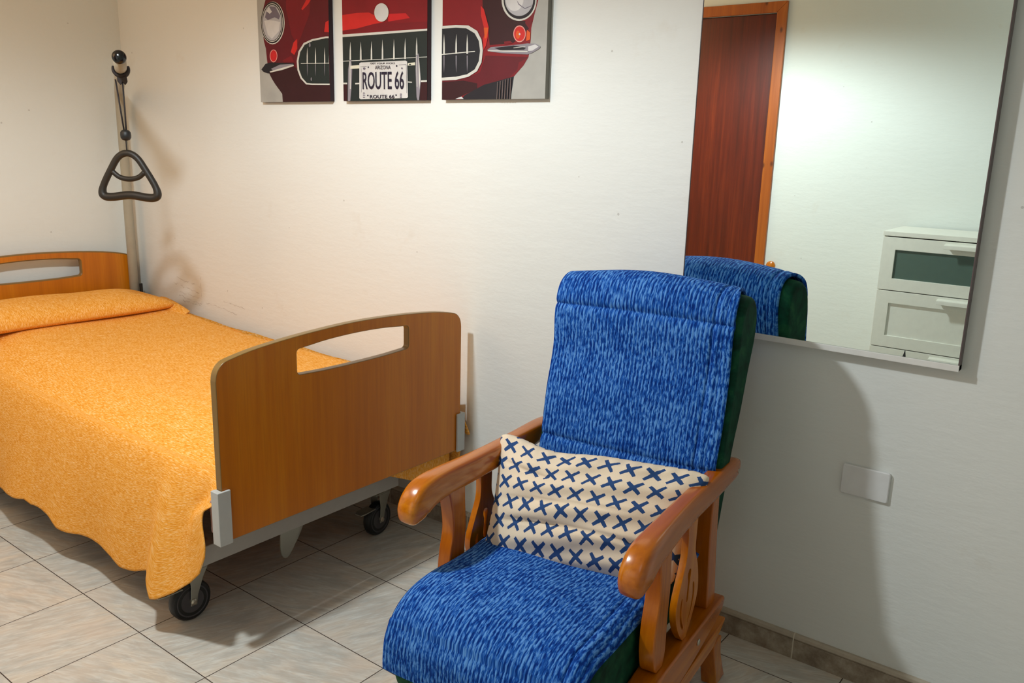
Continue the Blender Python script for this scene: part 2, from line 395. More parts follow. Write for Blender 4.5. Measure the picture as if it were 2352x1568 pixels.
# ------------------------------------------------------------ canvases
ACOL = {'grey': (168, 166, 160), 'body': (94, 14, 28), 'body2': (128, 15, 28), 'deep': (50, 14, 22), 'mid': (116, 15, 28), 'bright': (200, 36, 34), 'red': (196, 30, 36),
        'chrome': (206, 204, 196), 'steel': (136, 130, 138), 'black': (28, 26, 34), 'lens': (176, 174, 178), 'lensdark': (112, 104, 118), 'lenslight': (206, 204, 204),
        'pink': (224, 150, 142), 'grille': (30, 40, 40), 'grille2': (24, 28, 36), 'bar': (214, 210, 190), 'plate': (206, 203, 200), 'ink': (34, 28, 48), 'orange': (216, 84, 28), 'tyre': (96, 82, 80)}
AM = {}
def art_mat(k):
    if k not in AM:
        q = NT('print_'+k); c = lin(ACOL[k]); p = q.pos()
        n = q.noise(p, 9, 3, 0.6)
        col = q.mix(n, tuple(v*0.74 for v in c[:3])+(1,), tuple(min(1, v*1.2) for v in c[:3])+(1,))
        q.bump(q.noise(p, 700, 1), 0.2, 0.0006)
        q.set(Base_Color=col, Roughness=0.55, Specular_IOR_Level=0.3); AM[k] = q.m
    return AM[k]
ART = {
 'left': (1.109,1.537,[
  ('grey',[(1.1090,1.5480),(1.1090,2.1300),(1.5370,2.1300),(1.5370,1.5480)]),
  ('body',[(1.2249,2.1300),(1.5370,2.1300),(1.5370,1.5480),(1.2510,1.5480),(1.2487,1.5790),(1.2386,1.5950),(1.2088,1.6141),(1.1878,1.6358),(1.1692,1.6603),(1.1623,1.6924),(1.1592,1.7137),(1.1550,1.7534),(1.1435,1.7829),(1.1351,1.8593),(1.1470,1.9027),(1.2023,2.0081)]),
  ('deep',[(1.1692,1.6603),(1.3296,1.6792),(1.3502,1.6683),(1.3937,1.6158),(1.5370,1.6105),(1.5370,1.5480),(1.2510,1.5480),(1.2487,1.5790),(1.2088,1.6141),(1.1878,1.6358)]),
  ('mid',[(1.3004,2.1300),(1.4644,2.1300),(1.4295,1.8661),(1.3769,1.7894),(1.3505,1.7603),(1.3188,1.7974),(1.2902,1.8954)]),
  ('bright',[(1.4201,1.9257),(1.4523,1.9281),(1.4230,1.9009),(1.3896,1.8823),(1.3816,1.8866),(1.4009,1.9050)]),
  ('bright',[(1.5196,1.8310),(1.5370,1.8364),(1.5370,1.7952),(1.5105,1.7973)]),
  ('bright',[(1.3300,1.7689),(1.3516,1.7806),(1.3519,1.7450),(1.3318,1.7228),(1.3112,1.7339)]),
  ('mid',[(1.2580,1.7049),(1.3148,1.7209),(1.3305,1.6972),(1.2663,1.6981)]),
  ('chrome',[(1.2796,1.8429),(1.2768,1.8256),(1.2704,1.8093),(1.2608,1.7948),(1.2483,1.7829),(1.2336,1.7741),(1.2174,1.7689),(1.2005,1.7677),(1.1837,1.7705),(1.1679,1.7772),(1.1540,1.7875),(1.1426,1.8008),(1.1345,1.8166),(1.1299,1.8339),(1.1292,1.8518),(1.1323,1.8695),(1.1391,1.8860),(1.1493,1.9004),(1.1622,1.9121),(1.1772,1.9205),(1.1934,1.9251),(1.2102,1.9259),(1.2267,1.9227),(1.2420,1.9158),(1.2554,1.9056),(1.2664,1.8925),(1.2743,1.8771),(1.2787,1.8603)]),
  ('black',[(1.2746,1.8444),(1.2718,1.8276),(1.2657,1.8117),(1.2564,1.7976),(1.2444,1.7860),(1.2303,1.7774),(1.2147,1.7724),(1.1985,1.7712),(1.1824,1.7739),(1.1672,1.7804),(1.1539,1.7904),(1.1430,1.8034),(1.1352,1.8187),(1.1308,1.8356),(1.1302,1.8531),(1.1332,1.8703),(1.1397,1.8863),(1.1495,1.9004),(1.1619,1.9118),(1.1763,1.9200),(1.1919,1.9245),(1.2080,1.9253),(1.2238,1.9222),(1.2385,1.9155),(1.2514,1.9055),(1.2619,1.8928),(1.2695,1.8778),(1.2738,1.8615)]),
  ('chrome',[(1.2682,1.8448),(1.2656,1.8292),(1.2599,1.8145),(1.2514,1.8014),(1.2403,1.7906),(1.2273,1.7827),(1.2129,1.7780),(1.1979,1.7769),(1.1831,1.7794),(1.1692,1.7855),(1.1569,1.7948),(1.1469,1.8068),(1.1397,1.8210),(1.1357,1.8366),(1.1351,1.8528),(1.1379,1.8687),(1.1439,1.8836),(1.1529,1.8967),(1.1643,1.9072),(1.1775,1.9148),(1.1919,1.9190),(1.2068,1.9198),(1.2214,1.9169),(1.2349,1.9107),(1.2468,1.9015),(1.2565,1.8896),(1.2635,1.8758),(1.2674,1.8606)]),
  ('black',[(1.2652,1.8450),(1.2627,1.8299),(1.2573,1.8157),(1.2491,1.8031),(1.2385,1.7927),(1.2261,1.7851),(1.2124,1.7806),(1.1981,1.7795),(1.1840,1.7820),(1.1707,1.7878),(1.1590,1.7967),(1.1495,1.8083),(1.1426,1.8220),(1.1388,1.8370),(1.1382,1.8526),(1.1409,1.8680),(1.1466,1.8823),(1.1552,1.8949),(1.1661,1.9051),(1.1787,1.9124),(1.1925,1.9165),(1.2066,1.9172),(1.2205,1.9145),(1.2335,1.9085),(1.2448,1.8996),(1.2541,1.8882),(1.2607,1.8749),(1.2645,1.8602)]),
  ('lens',[(1.2613,1.8445),(1.2590,1.8300),(1.2538,1.8165),(1.2461,1.8044),(1.2362,1.7945),(1.2245,1.7872),(1.2116,1.7829),(1.1982,1.7819),(1.1850,1.7842),(1.1726,1.7897),(1.1616,1.7982),(1.1527,1.8093),(1.1463,1.8223),(1.1427,1.8367),(1.1422,1.8516),(1.1447,1.8662),(1.1501,1.8799),(1.1581,1.8920),(1.1683,1.9017),(1.1802,1.9088),(1.1931,1.9127),(1.2064,1.9134),(1.2194,1.9108),(1.2316,1.9052),(1.2422,1.8967),(1.2509,1.8858),(1.2571,1.8730),(1.2606,1.8590)]),
  ('lensdark',[(1.1582,1.8709),(1.1733,1.8983),(1.1917,1.9098),(1.2264,1.9049),(1.2545,1.8699),(1.2452,1.8577),(1.2197,1.8670),(1.1753,1.8594)]),
  ('lenslight',[(1.1529,1.8582),(1.1841,1.8589),(1.2233,1.8539),(1.2532,1.8470),(1.2427,1.8143),(1.1973,1.7882),(1.1718,1.8051)]),
  ('lenslight',[(1.1686,1.8934),(1.1872,1.9076),(1.2036,1.8885),(1.1899,1.8817)]),
  ('pink',[(1.2285,1.7229),(1.2276,1.7176),(1.2255,1.7126),(1.2224,1.7082),(1.2183,1.7045),(1.2136,1.7018),(1.2083,1.7002),(1.2029,1.6997),(1.1975,1.7005),(1.1925,1.7025),(1.1880,1.7055),(1.1844,1.7095),(1.1818,1.7142),(1.1803,1.7194),(1.1800,1.7248),(1.1810,1.7301),(1.1831,1.7352),(1.1863,1.7396),(1.1904,1.7433),(1.1952,1.7459),(1.2004,1.7475),(1.2059,1.7479),(1.2112,1.7470),(1.2162,1.7451),(1.2206,1.7420),(1.2242,1.7381),(1.2268,1.7334),(1.2283,1.7283)]),
  ('red',[(1.2246,1.7231),(1.2238,1.7183),(1.2220,1.7139),(1.2194,1.7099),(1.2160,1.7066),(1.2120,1.7042),(1.2076,1.7027),(1.2031,1.7024),(1.1986,1.7031),(1.1944,1.7048),(1.1907,1.7075),(1.1876,1.7110),(1.1855,1.7152),(1.1842,1.7198),(1.1840,1.7246),(1.1848,1.7294),(1.1866,1.7339),(1.1893,1.7378),(1.1927,1.7411),(1.1968,1.7435),(1.2012,1.7449),(1.2057,1.7453),(1.2102,1.7445),(1.2143,1.7428),(1.2180,1.7401),(1.2210,1.7366),(1.2232,1.7324),(1.2244,1.7279)]),
  ('bright',[(1.2147,1.7261),(1.2144,1.7243),(1.2137,1.7227),(1.2126,1.7213),(1.2113,1.7201),(1.2098,1.7192),(1.2080,1.7187),(1.2063,1.7185),(1.2045,1.7188),(1.2029,1.7194),(1.2014,1.7204),(1.2002,1.7217),(1.1994,1.7232),(1.1989,1.7249),(1.1988,1.7267),(1.1991,1.7284),(1.1998,1.7301),(1.2008,1.7315),(1.2022,1.7327),(1.2037,1.7336),(1.2054,1.7341),(1.2072,1.7342),(1.2090,1.7339),(1.2106,1.7333),(1.2121,1.7323),(1.2132,1.7310),(1.2141,1.7295),(1.2146,1.7278)]),
  ('black',[(1.1226,1.6749),(1.1512,1.6954),(1.1829,1.6996),(1.3303,1.6921),(1.3298,1.6831),(1.2779,1.6730),(1.1806,1.6639),(1.1668,1.6577),(1.1356,1.6652)]),
  ('steel',[(1.1859,1.6757),(1.2441,1.6897),(1.3259,1.6896),(1.2782,1.6782),(1.1987,1.6674)]),
  ('chrome',[(1.1763,1.6654),(1.3258,1.6871),(1.3297,1.6823),(1.2604,1.6696),(1.1805,1.6613)]),
  ('chrome',[(1.5370,1.7802),(1.5217,1.7808),(1.4417,1.7749),(1.3922,1.7635),(1.3597,1.7345),(1.3475,1.6992),(1.3500,1.6657),(1.3674,1.6344),(1.3997,1.6118),(1.4347,1.6093),(1.5370,1.6070)]),
  ('grille',[(1.5370,1.7740),(1.5214,1.7747),(1.4455,1.7685),(1.3981,1.7569),(1.3700,1.7315),(1.3580,1.6988),(1.3606,1.6667),(1.3760,1.6380),(1.4041,1.6169),(1.4349,1.6144),(1.5370,1.6120)]),
  ('chrome',[(1.3721,1.6883),(1.5370,1.6845),(1.5370,1.6868),(1.3722,1.6906)]),
  ('chrome',[(1.4129,1.7474),(1.4144,1.7171),(1.4136,1.6868),(1.4067,1.6870),(1.4086,1.7173)]),
  ('steel',[(1.4081,1.6411),(1.4105,1.6634),(1.4118,1.6856),(1.4084,1.6857),(1.4077,1.6634)]),
  ('chrome',[(1.4615,1.7453),(1.4631,1.7153),(1.4624,1.6852),(1.4556,1.6854),(1.4574,1.7155)]),
  ('steel',[(1.4572,1.6399),(1.4595,1.6620),(1.4607,1.6840),(1.4573,1.6841),(1.4567,1.6620)]),
  ('chrome',[(1.5144,1.7430),(1.5160,1.7132),(1.5155,1.6834),(1.5089,1.6837),(1.5105,1.7134)]),
  ('steel',[(1.5105,1.6386),(1.5127,1.6604),(1.5138,1.6822),(1.5105,1.6824),(1.5099,1.6605)]),
  ('chrome',[(1.5370,1.7135),(1.5370,1.6827),(1.5353,1.6828),(1.5369,1.7124)]),
  ('steel',[(1.5370,1.6389),(1.5370,1.6815),(1.5369,1.6815),(1.5364,1.6598)]),
  ('steel',[(1.4336,1.7540),(1.4334,1.7524),(1.4329,1.7508),(1.4323,1.7494),(1.4315,1.7483),(1.4305,1.7474),(1.4294,1.7469),(1.4284,1.7468),(1.4273,1.7470),(1.4263,1.7476),(1.4254,1.7485),(1.4247,1.7497),(1.4241,1.7512),(1.4239,1.7528),(1.4238,1.7545),(1.4240,1.7561),(1.4244,1.7577),(1.4251,1.7591),(1.4259,1.7603),(1.4269,1.7611),(1.4279,1.7616),(1.4290,1.7618),(1.4301,1.7615),(1.4311,1.7609),(1.4320,1.7600),(1.4327,1.7588),(1.4332,1.7573),(1.4335,1.7557)]),
  ('steel',[(1.4356,1.6302),(1.4354,1.6288),(1.4351,1.6274),(1.4347,1.6261),(1.4341,1.6251),(1.4335,1.6243),(1.4328,1.6238),(1.4320,1.6237),(1.4313,1.6239),(1.4306,1.6244),(1.4300,1.6252),(1.4296,1.6262),(1.4292,1.6275),(1.4290,1.6289),(1.4290,1.6304),(1.4292,1.6319),(1.4295,1.6333),(1.4299,1.6345),(1.4305,1.6355),(1.4311,1.6363),(1.4319,1.6368),(1.4326,1.6369),(1.4333,1.6367),(1.4340,1.6362),(1.4346,1.6354),(1.4350,1.6344),(1.4354,1.6331),(1.4356,1.6317)]),
 ]),
 'middle': (1.612,2.037,[
  ('body2',[(1.6120,1.5480),(1.6120,2.1300),(2.0370,2.1300),(2.0370,1.5480)]),
  ('bright',[(1.6120,1.8495),(1.6177,1.8502),(1.6920,1.8524),(1.7534,1.8495),(1.7886,1.8356),(1.8233,1.8128),(1.7705,1.8090),(1.6908,1.7995),(1.6120,1.7964)]),
  ('red',[(1.8479,1.8387),(1.9357,1.8352),(1.9556,1.8182),(1.8510,1.8134)]),
  ('mid',[(1.6120,1.7964),(1.6908,1.7995),(1.7705,1.8090),(1.8510,1.8111),(1.9189,1.8048),(2.0370,1.8025),(2.0370,1.7803),(1.6120,1.7855)]),
  ('chrome',[(1.6120,1.7832),(2.0370,1.7797),(2.0370,1.7733),(1.6120,1.7737)]),
  ('grille',[(1.6120,1.5480),(1.6120,1.7737),(2.0370,1.7733),(2.0370,1.5480)]),
  ('deep',[(2.0031,1.5480),(2.0050,1.6071),(2.0370,1.6069),(2.0370,1.5480)]),
  ('deep',[(1.6120,1.5480),(1.6120,1.6077),(1.6336,1.6073),(1.6320,1.5480)]),
  ('chrome',[(1.6120,1.6886),(2.0370,1.6880),(2.0370,1.6900),(1.6120,1.6908)]),
  ('chrome',[(1.6120,1.6082),(1.6329,1.6078),(1.6330,1.6132),(1.6120,1.6137)]),
  ('chrome',[(1.6772,1.6065),(1.7014,1.6068),(1.7012,1.6116),(1.6770,1.6114)]),
  ('chrome',[(1.9466,1.6076),(1.9657,1.6060),(1.9661,1.6097),(1.9470,1.6113)]),
  ('chrome',[(2.0068,1.6077),(2.0370,1.6080),(2.0370,1.6135),(2.0065,1.6132)]),
  ('steel',[(1.6492,1.6960),(1.6567,1.6958),(1.6622,1.6592),(1.6558,1.5860),(1.6490,1.5480),(1.6360,1.5480),(1.6407,1.6598)]),
  ('chrome',[(1.6487,1.6888),(1.6480,1.5911),(1.6526,1.5910),(1.6532,1.6886)]),
  ('steel',[(1.9851,1.6998),(1.9983,1.7015),(2.0049,1.6492),(2.0089,1.6127),(2.0003,1.5480),(1.9928,1.5480),(1.9886,1.5579),(1.9835,1.6499)]),
  ('chrome',[(1.9966,1.6971),(2.0016,1.6720),(2.0066,1.6173),(2.0011,1.5808),(1.9984,1.6494)]),
  ('chrome',[(1.9865,1.6952),(1.9899,1.5924),(1.9925,1.5924),(1.9891,1.6951)]),
  ('bar',[(1.6543,1.6721),(1.7027,1.6737),(1.7024,1.6617),(1.6540,1.6614)]),
  ('bar',[(1.9470,1.6720),(1.9819,1.6734),(1.9819,1.6636),(1.9469,1.6636)]),
  ('grille',[(1.9630,1.6669),(1.9628,1.6665),(1.9624,1.6661),(1.9618,1.6657),(1.9610,1.6654),(1.9600,1.6652),(1.9588,1.6651),(1.9576,1.6651),(1.9564,1.6651),(1.9553,1.6653),(1.9543,1.6656),(1.9535,1.6660),(1.9528,1.6664),(1.9524,1.6668),(1.9523,1.6673),(1.9524,1.6677),(1.9528,1.6682),(1.9535,1.6685),(1.9543,1.6688),(1.9553,1.6690),(1.9565,1.6692),(1.9576,1.6692),(1.9588,1.6691),(1.9600,1.6689),(1.9610,1.6686),(1.9618,1.6683),(1.9624,1.6679),(1.9628,1.6674)]),
  ('chrome',[(1.6556,1.7560),(1.6586,1.7247),(1.6585,1.6933),(1.6495,1.6936),(1.6511,1.7250)]),
  ('chrome',[(1.7110,1.7534),(1.7140,1.7218),(1.7141,1.6901),(1.7053,1.6904),(1.7067,1.7221)]),
  ('chrome',[(1.7671,1.7531),(1.7701,1.7206),(1.7703,1.6881),(1.7617,1.6884),(1.7629,1.7209)]),
  ('chrome',[(1.8233,1.7550),(1.8264,1.7210),(1.8267,1.6868),(1.8183,1.6871),(1.8194,1.7213)]),
  ('chrome',[(1.8804,1.7541),(1.8835,1.7202),(1.8840,1.6862),(1.8757,1.6865),(1.8767,1.7205)]),
  ('chrome',[(1.9348,1.7546),(1.9380,1.7201),(1.9386,1.6856),(1.9305,1.6859),(1.9313,1.7204)]),
  ('chrome',[(1.9900,1.7548),(1.9933,1.7260),(1.9940,1.6972),(1.9861,1.6975),(1.9868,1.7263)]),
  ('chrome',[(1.8548,1.8428),(1.8538,1.8361),(1.8511,1.8299),(1.8469,1.8244),(1.8412,1.8199),(1.8344,1.8167),(1.8268,1.8149),(1.8188,1.8146),(1.8108,1.8159),(1.8032,1.8186),(1.7964,1.8227),(1.7908,1.8279),(1.7865,1.8340),(1.7840,1.8407),(1.7831,1.8475),(1.7842,1.8543),(1.7869,1.8606),(1.7913,1.8660),(1.7971,1.8705),(1.8040,1.8736),(1.8116,1.8753),(1.8196,1.8755),(1.8275,1.8742),(1.8350,1.8714),(1.8417,1.8673),(1.8472,1.8621),(1.8514,1.8561),(1.8540,1.8496)]),
  ('lenslight',[(1.8496,1.8436),(1.8488,1.8374),(1.8464,1.8316),(1.8425,1.8265),(1.8375,1.8224),(1.8314,1.8194),(1.8246,1.8178),(1.8175,1.8175),(1.8103,1.8186),(1.8035,1.8211),(1.7975,1.8249),(1.7924,1.8297),(1.7886,1.8353),(1.7863,1.8415),(1.7856,1.8478),(1.7865,1.8541),(1.7890,1.8599),(1.7929,1.8650),(1.7981,1.8691),(1.8043,1.8720),(1.8111,1.8736),(1.8182,1.8738),(1.8253,1.8726),(1.8320,1.8700),(1.8379,1.8662),(1.8429,1.8615),(1.8466,1.8559),(1.8489,1.8499)]),
  ('plate',[(1.7028,1.6792),(1.7102,1.6819),(1.9369,1.6806),(1.9446,1.6774),(1.9484,1.5595),(1.9443,1.5556),(1.7075,1.5535),(1.7002,1.5573)]),
  ('ink',[(1.7081,1.6664),(1.7411,1.6666),(1.7410,1.6678),(1.7080,1.6676)]),
  ('ink',[(1.9047,1.6664),(1.9413,1.6666),(1.9412,1.6678),(1.9047,1.6676)]),
  ('ink',[(1.9399,1.6672),(1.9417,1.5724),(1.9430,1.5724),(1.9412,1.6672)]),
  ('ink',[(1.7122,1.6614),(1.7119,1.5779),(1.7130,1.5779),(1.7133,1.6613)]),
  ('ink',[(1.7533,1.6642),(1.7532,1.6635),(1.7530,1.6628),(1.7526,1.6621),(1.7520,1.6616),(1.7514,1.6613),(1.7507,1.6610),(1.7500,1.6610),(1.7493,1.6611),(1.7486,1.6613),(1.7480,1.6618),(1.7475,1.6623),(1.7471,1.6629),(1.7468,1.6637),(1.7468,1.6644),(1.7469,1.6651),(1.7471,1.6658),(1.7475,1.6665),(1.7481,1.6670),(1.7487,1.6674),(1.7494,1.6676),(1.7501,1.6676),(1.7508,1.6675),(1.7515,1.6673),(1.7521,1.6669),(1.7526,1.6663),(1.7530,1.6657),(1.7532,1.6649)]),
  ('ink',[(1.8979,1.6640),(1.8978,1.6632),(1.8975,1.6626),(1.8970,1.6620),(1.8964,1.6615),(1.8957,1.6611),(1.8949,1.6609),(1.8941,1.6608),(1.8932,1.6609),(1.8924,1.6612),(1.8917,1.6616),(1.8911,1.6621),(1.8907,1.6628),(1.8904,1.6635),(1.8903,1.6642),(1.8904,1.6649),(1.8907,1.6656),(1.8912,1.6662),(1.8918,1.6667),(1.8925,1.6671),(1.8933,1.6673),(1.8941,1.6673),(1.8950,1.6672),(1.8957,1.6669),(1.8965,1.6665),(1.8971,1.6660),(1.8975,1.6654),(1.8978,1.6647)]),
  ('lensdark',[(1.7354,1.6600),(1.7352,1.6590),(1.7347,1.6581),(1.7339,1.6573),(1.7329,1.6567),(1.7316,1.6562),(1.7302,1.6559),(1.7288,1.6558),(1.7273,1.6560),(1.7259,1.6564),(1.7247,1.6569),(1.7237,1.6576),(1.7229,1.6585),(1.7224,1.6594),(1.7223,1.6604),(1.7225,1.6613),(1.7230,1.6622),(1.7238,1.6630),(1.7248,1.6637),(1.7261,1.6641),(1.7275,1.6644),(1.7289,1.6645),(1.7304,1.6643),(1.7318,1.6640),(1.7330,1.6634),(1.7340,1.6627),(1.7348,1.6619),(1.7353,1.6609)]),
  ('lensdark',[(1.9240,1.6551),(1.9239,1.6544),(1.9236,1.6537),(1.9231,1.6531),(1.9225,1.6526),(1.9217,1.6522),(1.9208,1.6520),(1.9199,1.6520),(1.9190,1.6521),(1.9182,1.6523),(1.9174,1.6527),(1.9167,1.6533),(1.9163,1.6539),(1.9160,1.6546),(1.9159,1.6553),(1.9160,1.6560),(1.9163,1.6567),(1.9168,1.6573),(1.9174,1.6578),(1.9182,1.6582),(1.9190,1.6584),(1.9200,1.6584),(1.9209,1.6583),(1.9217,1.6580),(1.9225,1.6576),(1.9231,1.6571),(1.9236,1.6565),(1.9239,1.6558)]),
  ('lensdark',[(1.7316,1.5752),(1.7314,1.5747),(1.7310,1.5743),(1.7303,1.5740),(1.7294,1.5737),(1.7282,1.5735),(1.7270,1.5733),(1.7257,1.5733),(1.7244,1.5734),(1.7231,1.5735),(1.7220,1.5738),(1.7211,1.5741),(1.7204,1.5745),(1.7200,1.5749),(1.7198,1.5753),(1.7200,1.5758),(1.7204,1.5762),(1.7211,1.5765),(1.7221,1.5768),(1.7232,1.5770),(1.7244,1.5772),(1.7258,1.5772),(1.7271,1.5771),(1.7283,1.5770),(1.7294,1.5767),(1.7303,1.5764),(1.7310,1.5760),(1.7315,1.5756)]),
  ('lensdark',[(1.7315,1.5679),(1.7313,1.5675),(1.7309,1.5671),(1.7302,1.5667),(1.7292,1.5664),(1.7281,1.5662),(1.7269,1.5660),(1.7255,1.5660),(1.7242,1.5661),(1.7230,1.5662),(1.7219,1.5665),(1.7209,1.5668),(1.7202,1.5672),(1.7198,1.5676),(1.7197,1.5680),(1.7198,1.5685),(1.7203,1.5689),(1.7210,1.5692),(1.7219,1.5695),(1.7231,1.5697),(1.7243,1.5699),(1.7256,1.5699),(1.7269,1.5698),(1.7282,1.5697),(1.7293,1.5694),(1.7302,1.5691),(1.7309,1.5687),(1.7313,1.5683)]),
  ('lensdark',[(1.7313,1.5606),(1.7312,1.5602),(1.7307,1.5598),(1.7300,1.5594),(1.7291,1.5591),(1.7280,1.5589),(1.7267,1.5587),(1.7254,1.5587),(1.7241,1.5588),(1.7228,1.5589),(1.7217,1.5592),(1.7208,1.5595),(1.7201,1.5599),(1.7197,1.5603),(1.7195,1.5607),(1.7197,1.5612),(1.7201,1.5616),(1.7208,1.5619),(1.7218,1.5622),(1.7229,1.5624),(1.7242,1.5626),(1.7255,1.5626),(1.7268,1.5625),(1.7280,1.5624),(1.7291,1.5621),(1.7301,1.5618),(1.7308,1.5614),(1.7312,1.5610)]),
  ('lensdark',[(1.9199,1.5692),(1.9198,1.5687),(1.9194,1.5683),(1.9187,1.5680),(1.9178,1.5677),(1.9168,1.5675),(1.9156,1.5674),(1.9144,1.5673),(1.9132,1.5674),(1.9120,1.5676),(1.9110,1.5678),(1.9101,1.5681),(1.9095,1.5685),(1.9091,1.5689),(1.9090,1.5693),(1.9091,1.5697),(1.9095,1.5701),(1.9102,1.5704),(1.9110,1.5707),(1.9121,1.5709),(1.9132,1.5711),(1.9144,1.5711),(1.9157,1.5710),(1.9168,1.5709),(1.9178,1.5706),(1.9187,1.5703),(1.9194,1.5700),(1.9198,1.5696)]),
  ('lensdark',[(1.9199,1.5633),(1.9197,1.5629),(1.9193,1.5625),(1.9187,1.5621),(1.9178,1.5619),(1.9168,1.5616),(1.9156,1.5615),(1.9144,1.5615),(1.9132,1.5615),(1.9120,1.5617),(1.9110,1.5619),(1.9101,1.5622),(1.9095,1.5626),(1.9091,1.5630),(1.9089,1.5634),(1.9091,1.5638),(1.9095,1.5642),(1.9101,1.5646),(1.9110,1.5649),(1.9120,1.5651),(1.9132,1.5652),(1.9144,1.5652),(1.9156,1.5652),(1.9168,1.5650),(1.9178,1.5648),(1.9187,1.5645),(1.9193,1.5641),(1.9197,1.5637)]),
  ('lensdark',[(1.9198,1.5581),(1.9197,1.5577),(1.9193,1.5573),(1.9186,1.5570),(1.9178,1.5567),(1.9167,1.5565),(1.9156,1.5564),(1.9144,1.5563),(1.9131,1.5564),(1.9120,1.5565),(1.9110,1.5568),(1.9101,1.5571),(1.9094,1.5574),(1.9090,1.5578),(1.9089,1.5583),(1.9090,1.5587),(1.9094,1.5591),(1.9101,1.5594),(1.9110,1.5597),(1.9120,1.5599),(1.9132,1.5600),(1.9144,1.5601),(1.9156,1.5600),(1.9168,1.5599),(1.9178,1.5596),(1.9187,1.5593),(1.9193,1.5590),(1.9197,1.5586)]),
  ('ink',[(1.7505,1.5665),(1.7504,1.5659),(1.7501,1.5653),(1.7496,1.5648),(1.7489,1.5644),(1.7482,1.5641),(1.7473,1.5639),(1.7464,1.5638),(1.7455,1.5639),(1.7447,1.5641),(1.7439,1.5644),(1.7433,1.5649),(1.7428,1.5654),(1.7425,1.5659),(1.7424,1.5665),(1.7426,1.5671),(1.7429,1.5677),(1.7434,1.5682),(1.7440,1.5686),(1.7448,1.5689),(1.7456,1.5691),(1.7465,1.5692),(1.7474,1.5691),(1.7483,1.5689),(1.7490,1.5686),(1.7496,1.5681),(1.7501,1.5676),(1.7504,1.5670)]),
  ('ink',[(1.8948,1.5659),(1.8947,1.5654),(1.8945,1.5648),(1.8940,1.5643),(1.8934,1.5639),(1.8927,1.5636),(1.8919,1.5634),(1.8910,1.5634),(1.8902,1.5635),(1.8894,1.5637),(1.8887,1.5640),(1.8881,1.5644),(1.8876,1.5649),(1.8873,1.5655),(1.8872,1.5660),(1.8873,1.5666),(1.8876,1.5672),(1.8881,1.5676),(1.8887,1.5680),(1.8894,1.5683),(1.8902,1.5685),(1.8911,1.5686),(1.8919,1.5685),(1.8927,1.5683),(1.8934,1.5680),(1.8940,1.5676),(1.8945,1.5671),(1.8947,1.5665)]),
 ]),
 'right': (2.106,2.534,[
  ('grey',[(2.1060,1.5480),(2.1060,2.1300),(2.1650,2.1300),(2.5340,2.0817),(2.5340,1.5480)]),
  ('body2',[(2.1060,1.5480),(2.1060,2.1300),(2.1650,2.1300),(2.4528,2.0924),(2.4952,1.8753),(2.4969,1.8358),(2.4853,1.7990),(2.4738,1.7576),(2.4727,1.7193),(2.4665,1.6728),(2.4485,1.6487),(2.4114,1.6165),(2.3474,1.6032),(2.3455,1.5480)]),
  ('deep',[(2.2602,2.1175),(2.3326,2.1081),(2.3570,1.8462),(2.3633,1.8193),(2.4055,1.7880),(2.4194,1.7810),(2.4783,1.7774),(2.4633,1.7542),(2.4052,1.7164),(2.3100,1.7145),(2.3029,1.7673),(2.2786,1.8251)]),
  ('mid',[(2.4588,1.8027),(2.4853,1.7990),(2.4660,1.7540),(2.4492,1.7732)]),
  ('body',[(2.1060,1.5480),(2.1060,1.6125),(2.2154,1.6170),(2.2715,1.6329),(2.2936,1.6835),(2.4665,1.6728),(2.4485,1.6487),(2.4114,1.6165),(2.3474,1.6032),(2.2901,1.5915),(2.2013,1.5623),(2.1705,1.5480)]),
  ('mid',[(2.4292,1.6576),(2.4639,1.6708),(2.4485,1.6487),(2.4114,1.6165),(2.3894,1.6108),(2.4244,1.6370)]),
  ('deep',[(2.1060,1.5480),(2.1060,1.6055),(2.2005,1.6086),(2.2605,1.5986),(2.2609,1.5812),(2.2013,1.5623),(2.1705,1.5480)]),
  ('black',[(2.3473,1.6043),(2.4114,1.6165),(2.4010,1.5535),(2.4007,1.5480),(2.1909,1.5480),(2.1954,1.5513),(2.2074,1.5622),(2.2900,1.5937)]),
  ('chrome',[(2.4909,1.8363),(2.4904,1.8270),(2.4884,1.8181),(2.4848,1.8097),(2.4796,1.8021),(2.4732,1.7954),(2.4654,1.7897),(2.4566,1.7853),(2.4470,1.7823),(2.4367,1.7807),(2.4261,1.7806),(2.4154,1.7820),(2.4049,1.7849),(2.3947,1.7892),(2.3853,1.7948),(2.3768,1.8016),(2.3695,1.8094),(2.3635,1.8180),(2.3590,1.8272),(2.3562,1.8367),(2.3550,1.8464),(2.3556,1.8559),(2.3579,1.8650),(2.3618,1.8735),(2.3672,1.8812),(2.3740,1.8878),(2.3821,1.8933),(2.3911,1.8974),(2.4009,1.9002),(2.4112,1.9015),(2.4218,1.9013),(2.4324,1.8996),(2.4427,1.8966),(2.4525,1.8922),(2.4616,1.8865),(2.4698,1.8798),(2.4768,1.8722),(2.4826,1.8638),(2.4869,1.8549),(2.4897,1.8456)]),
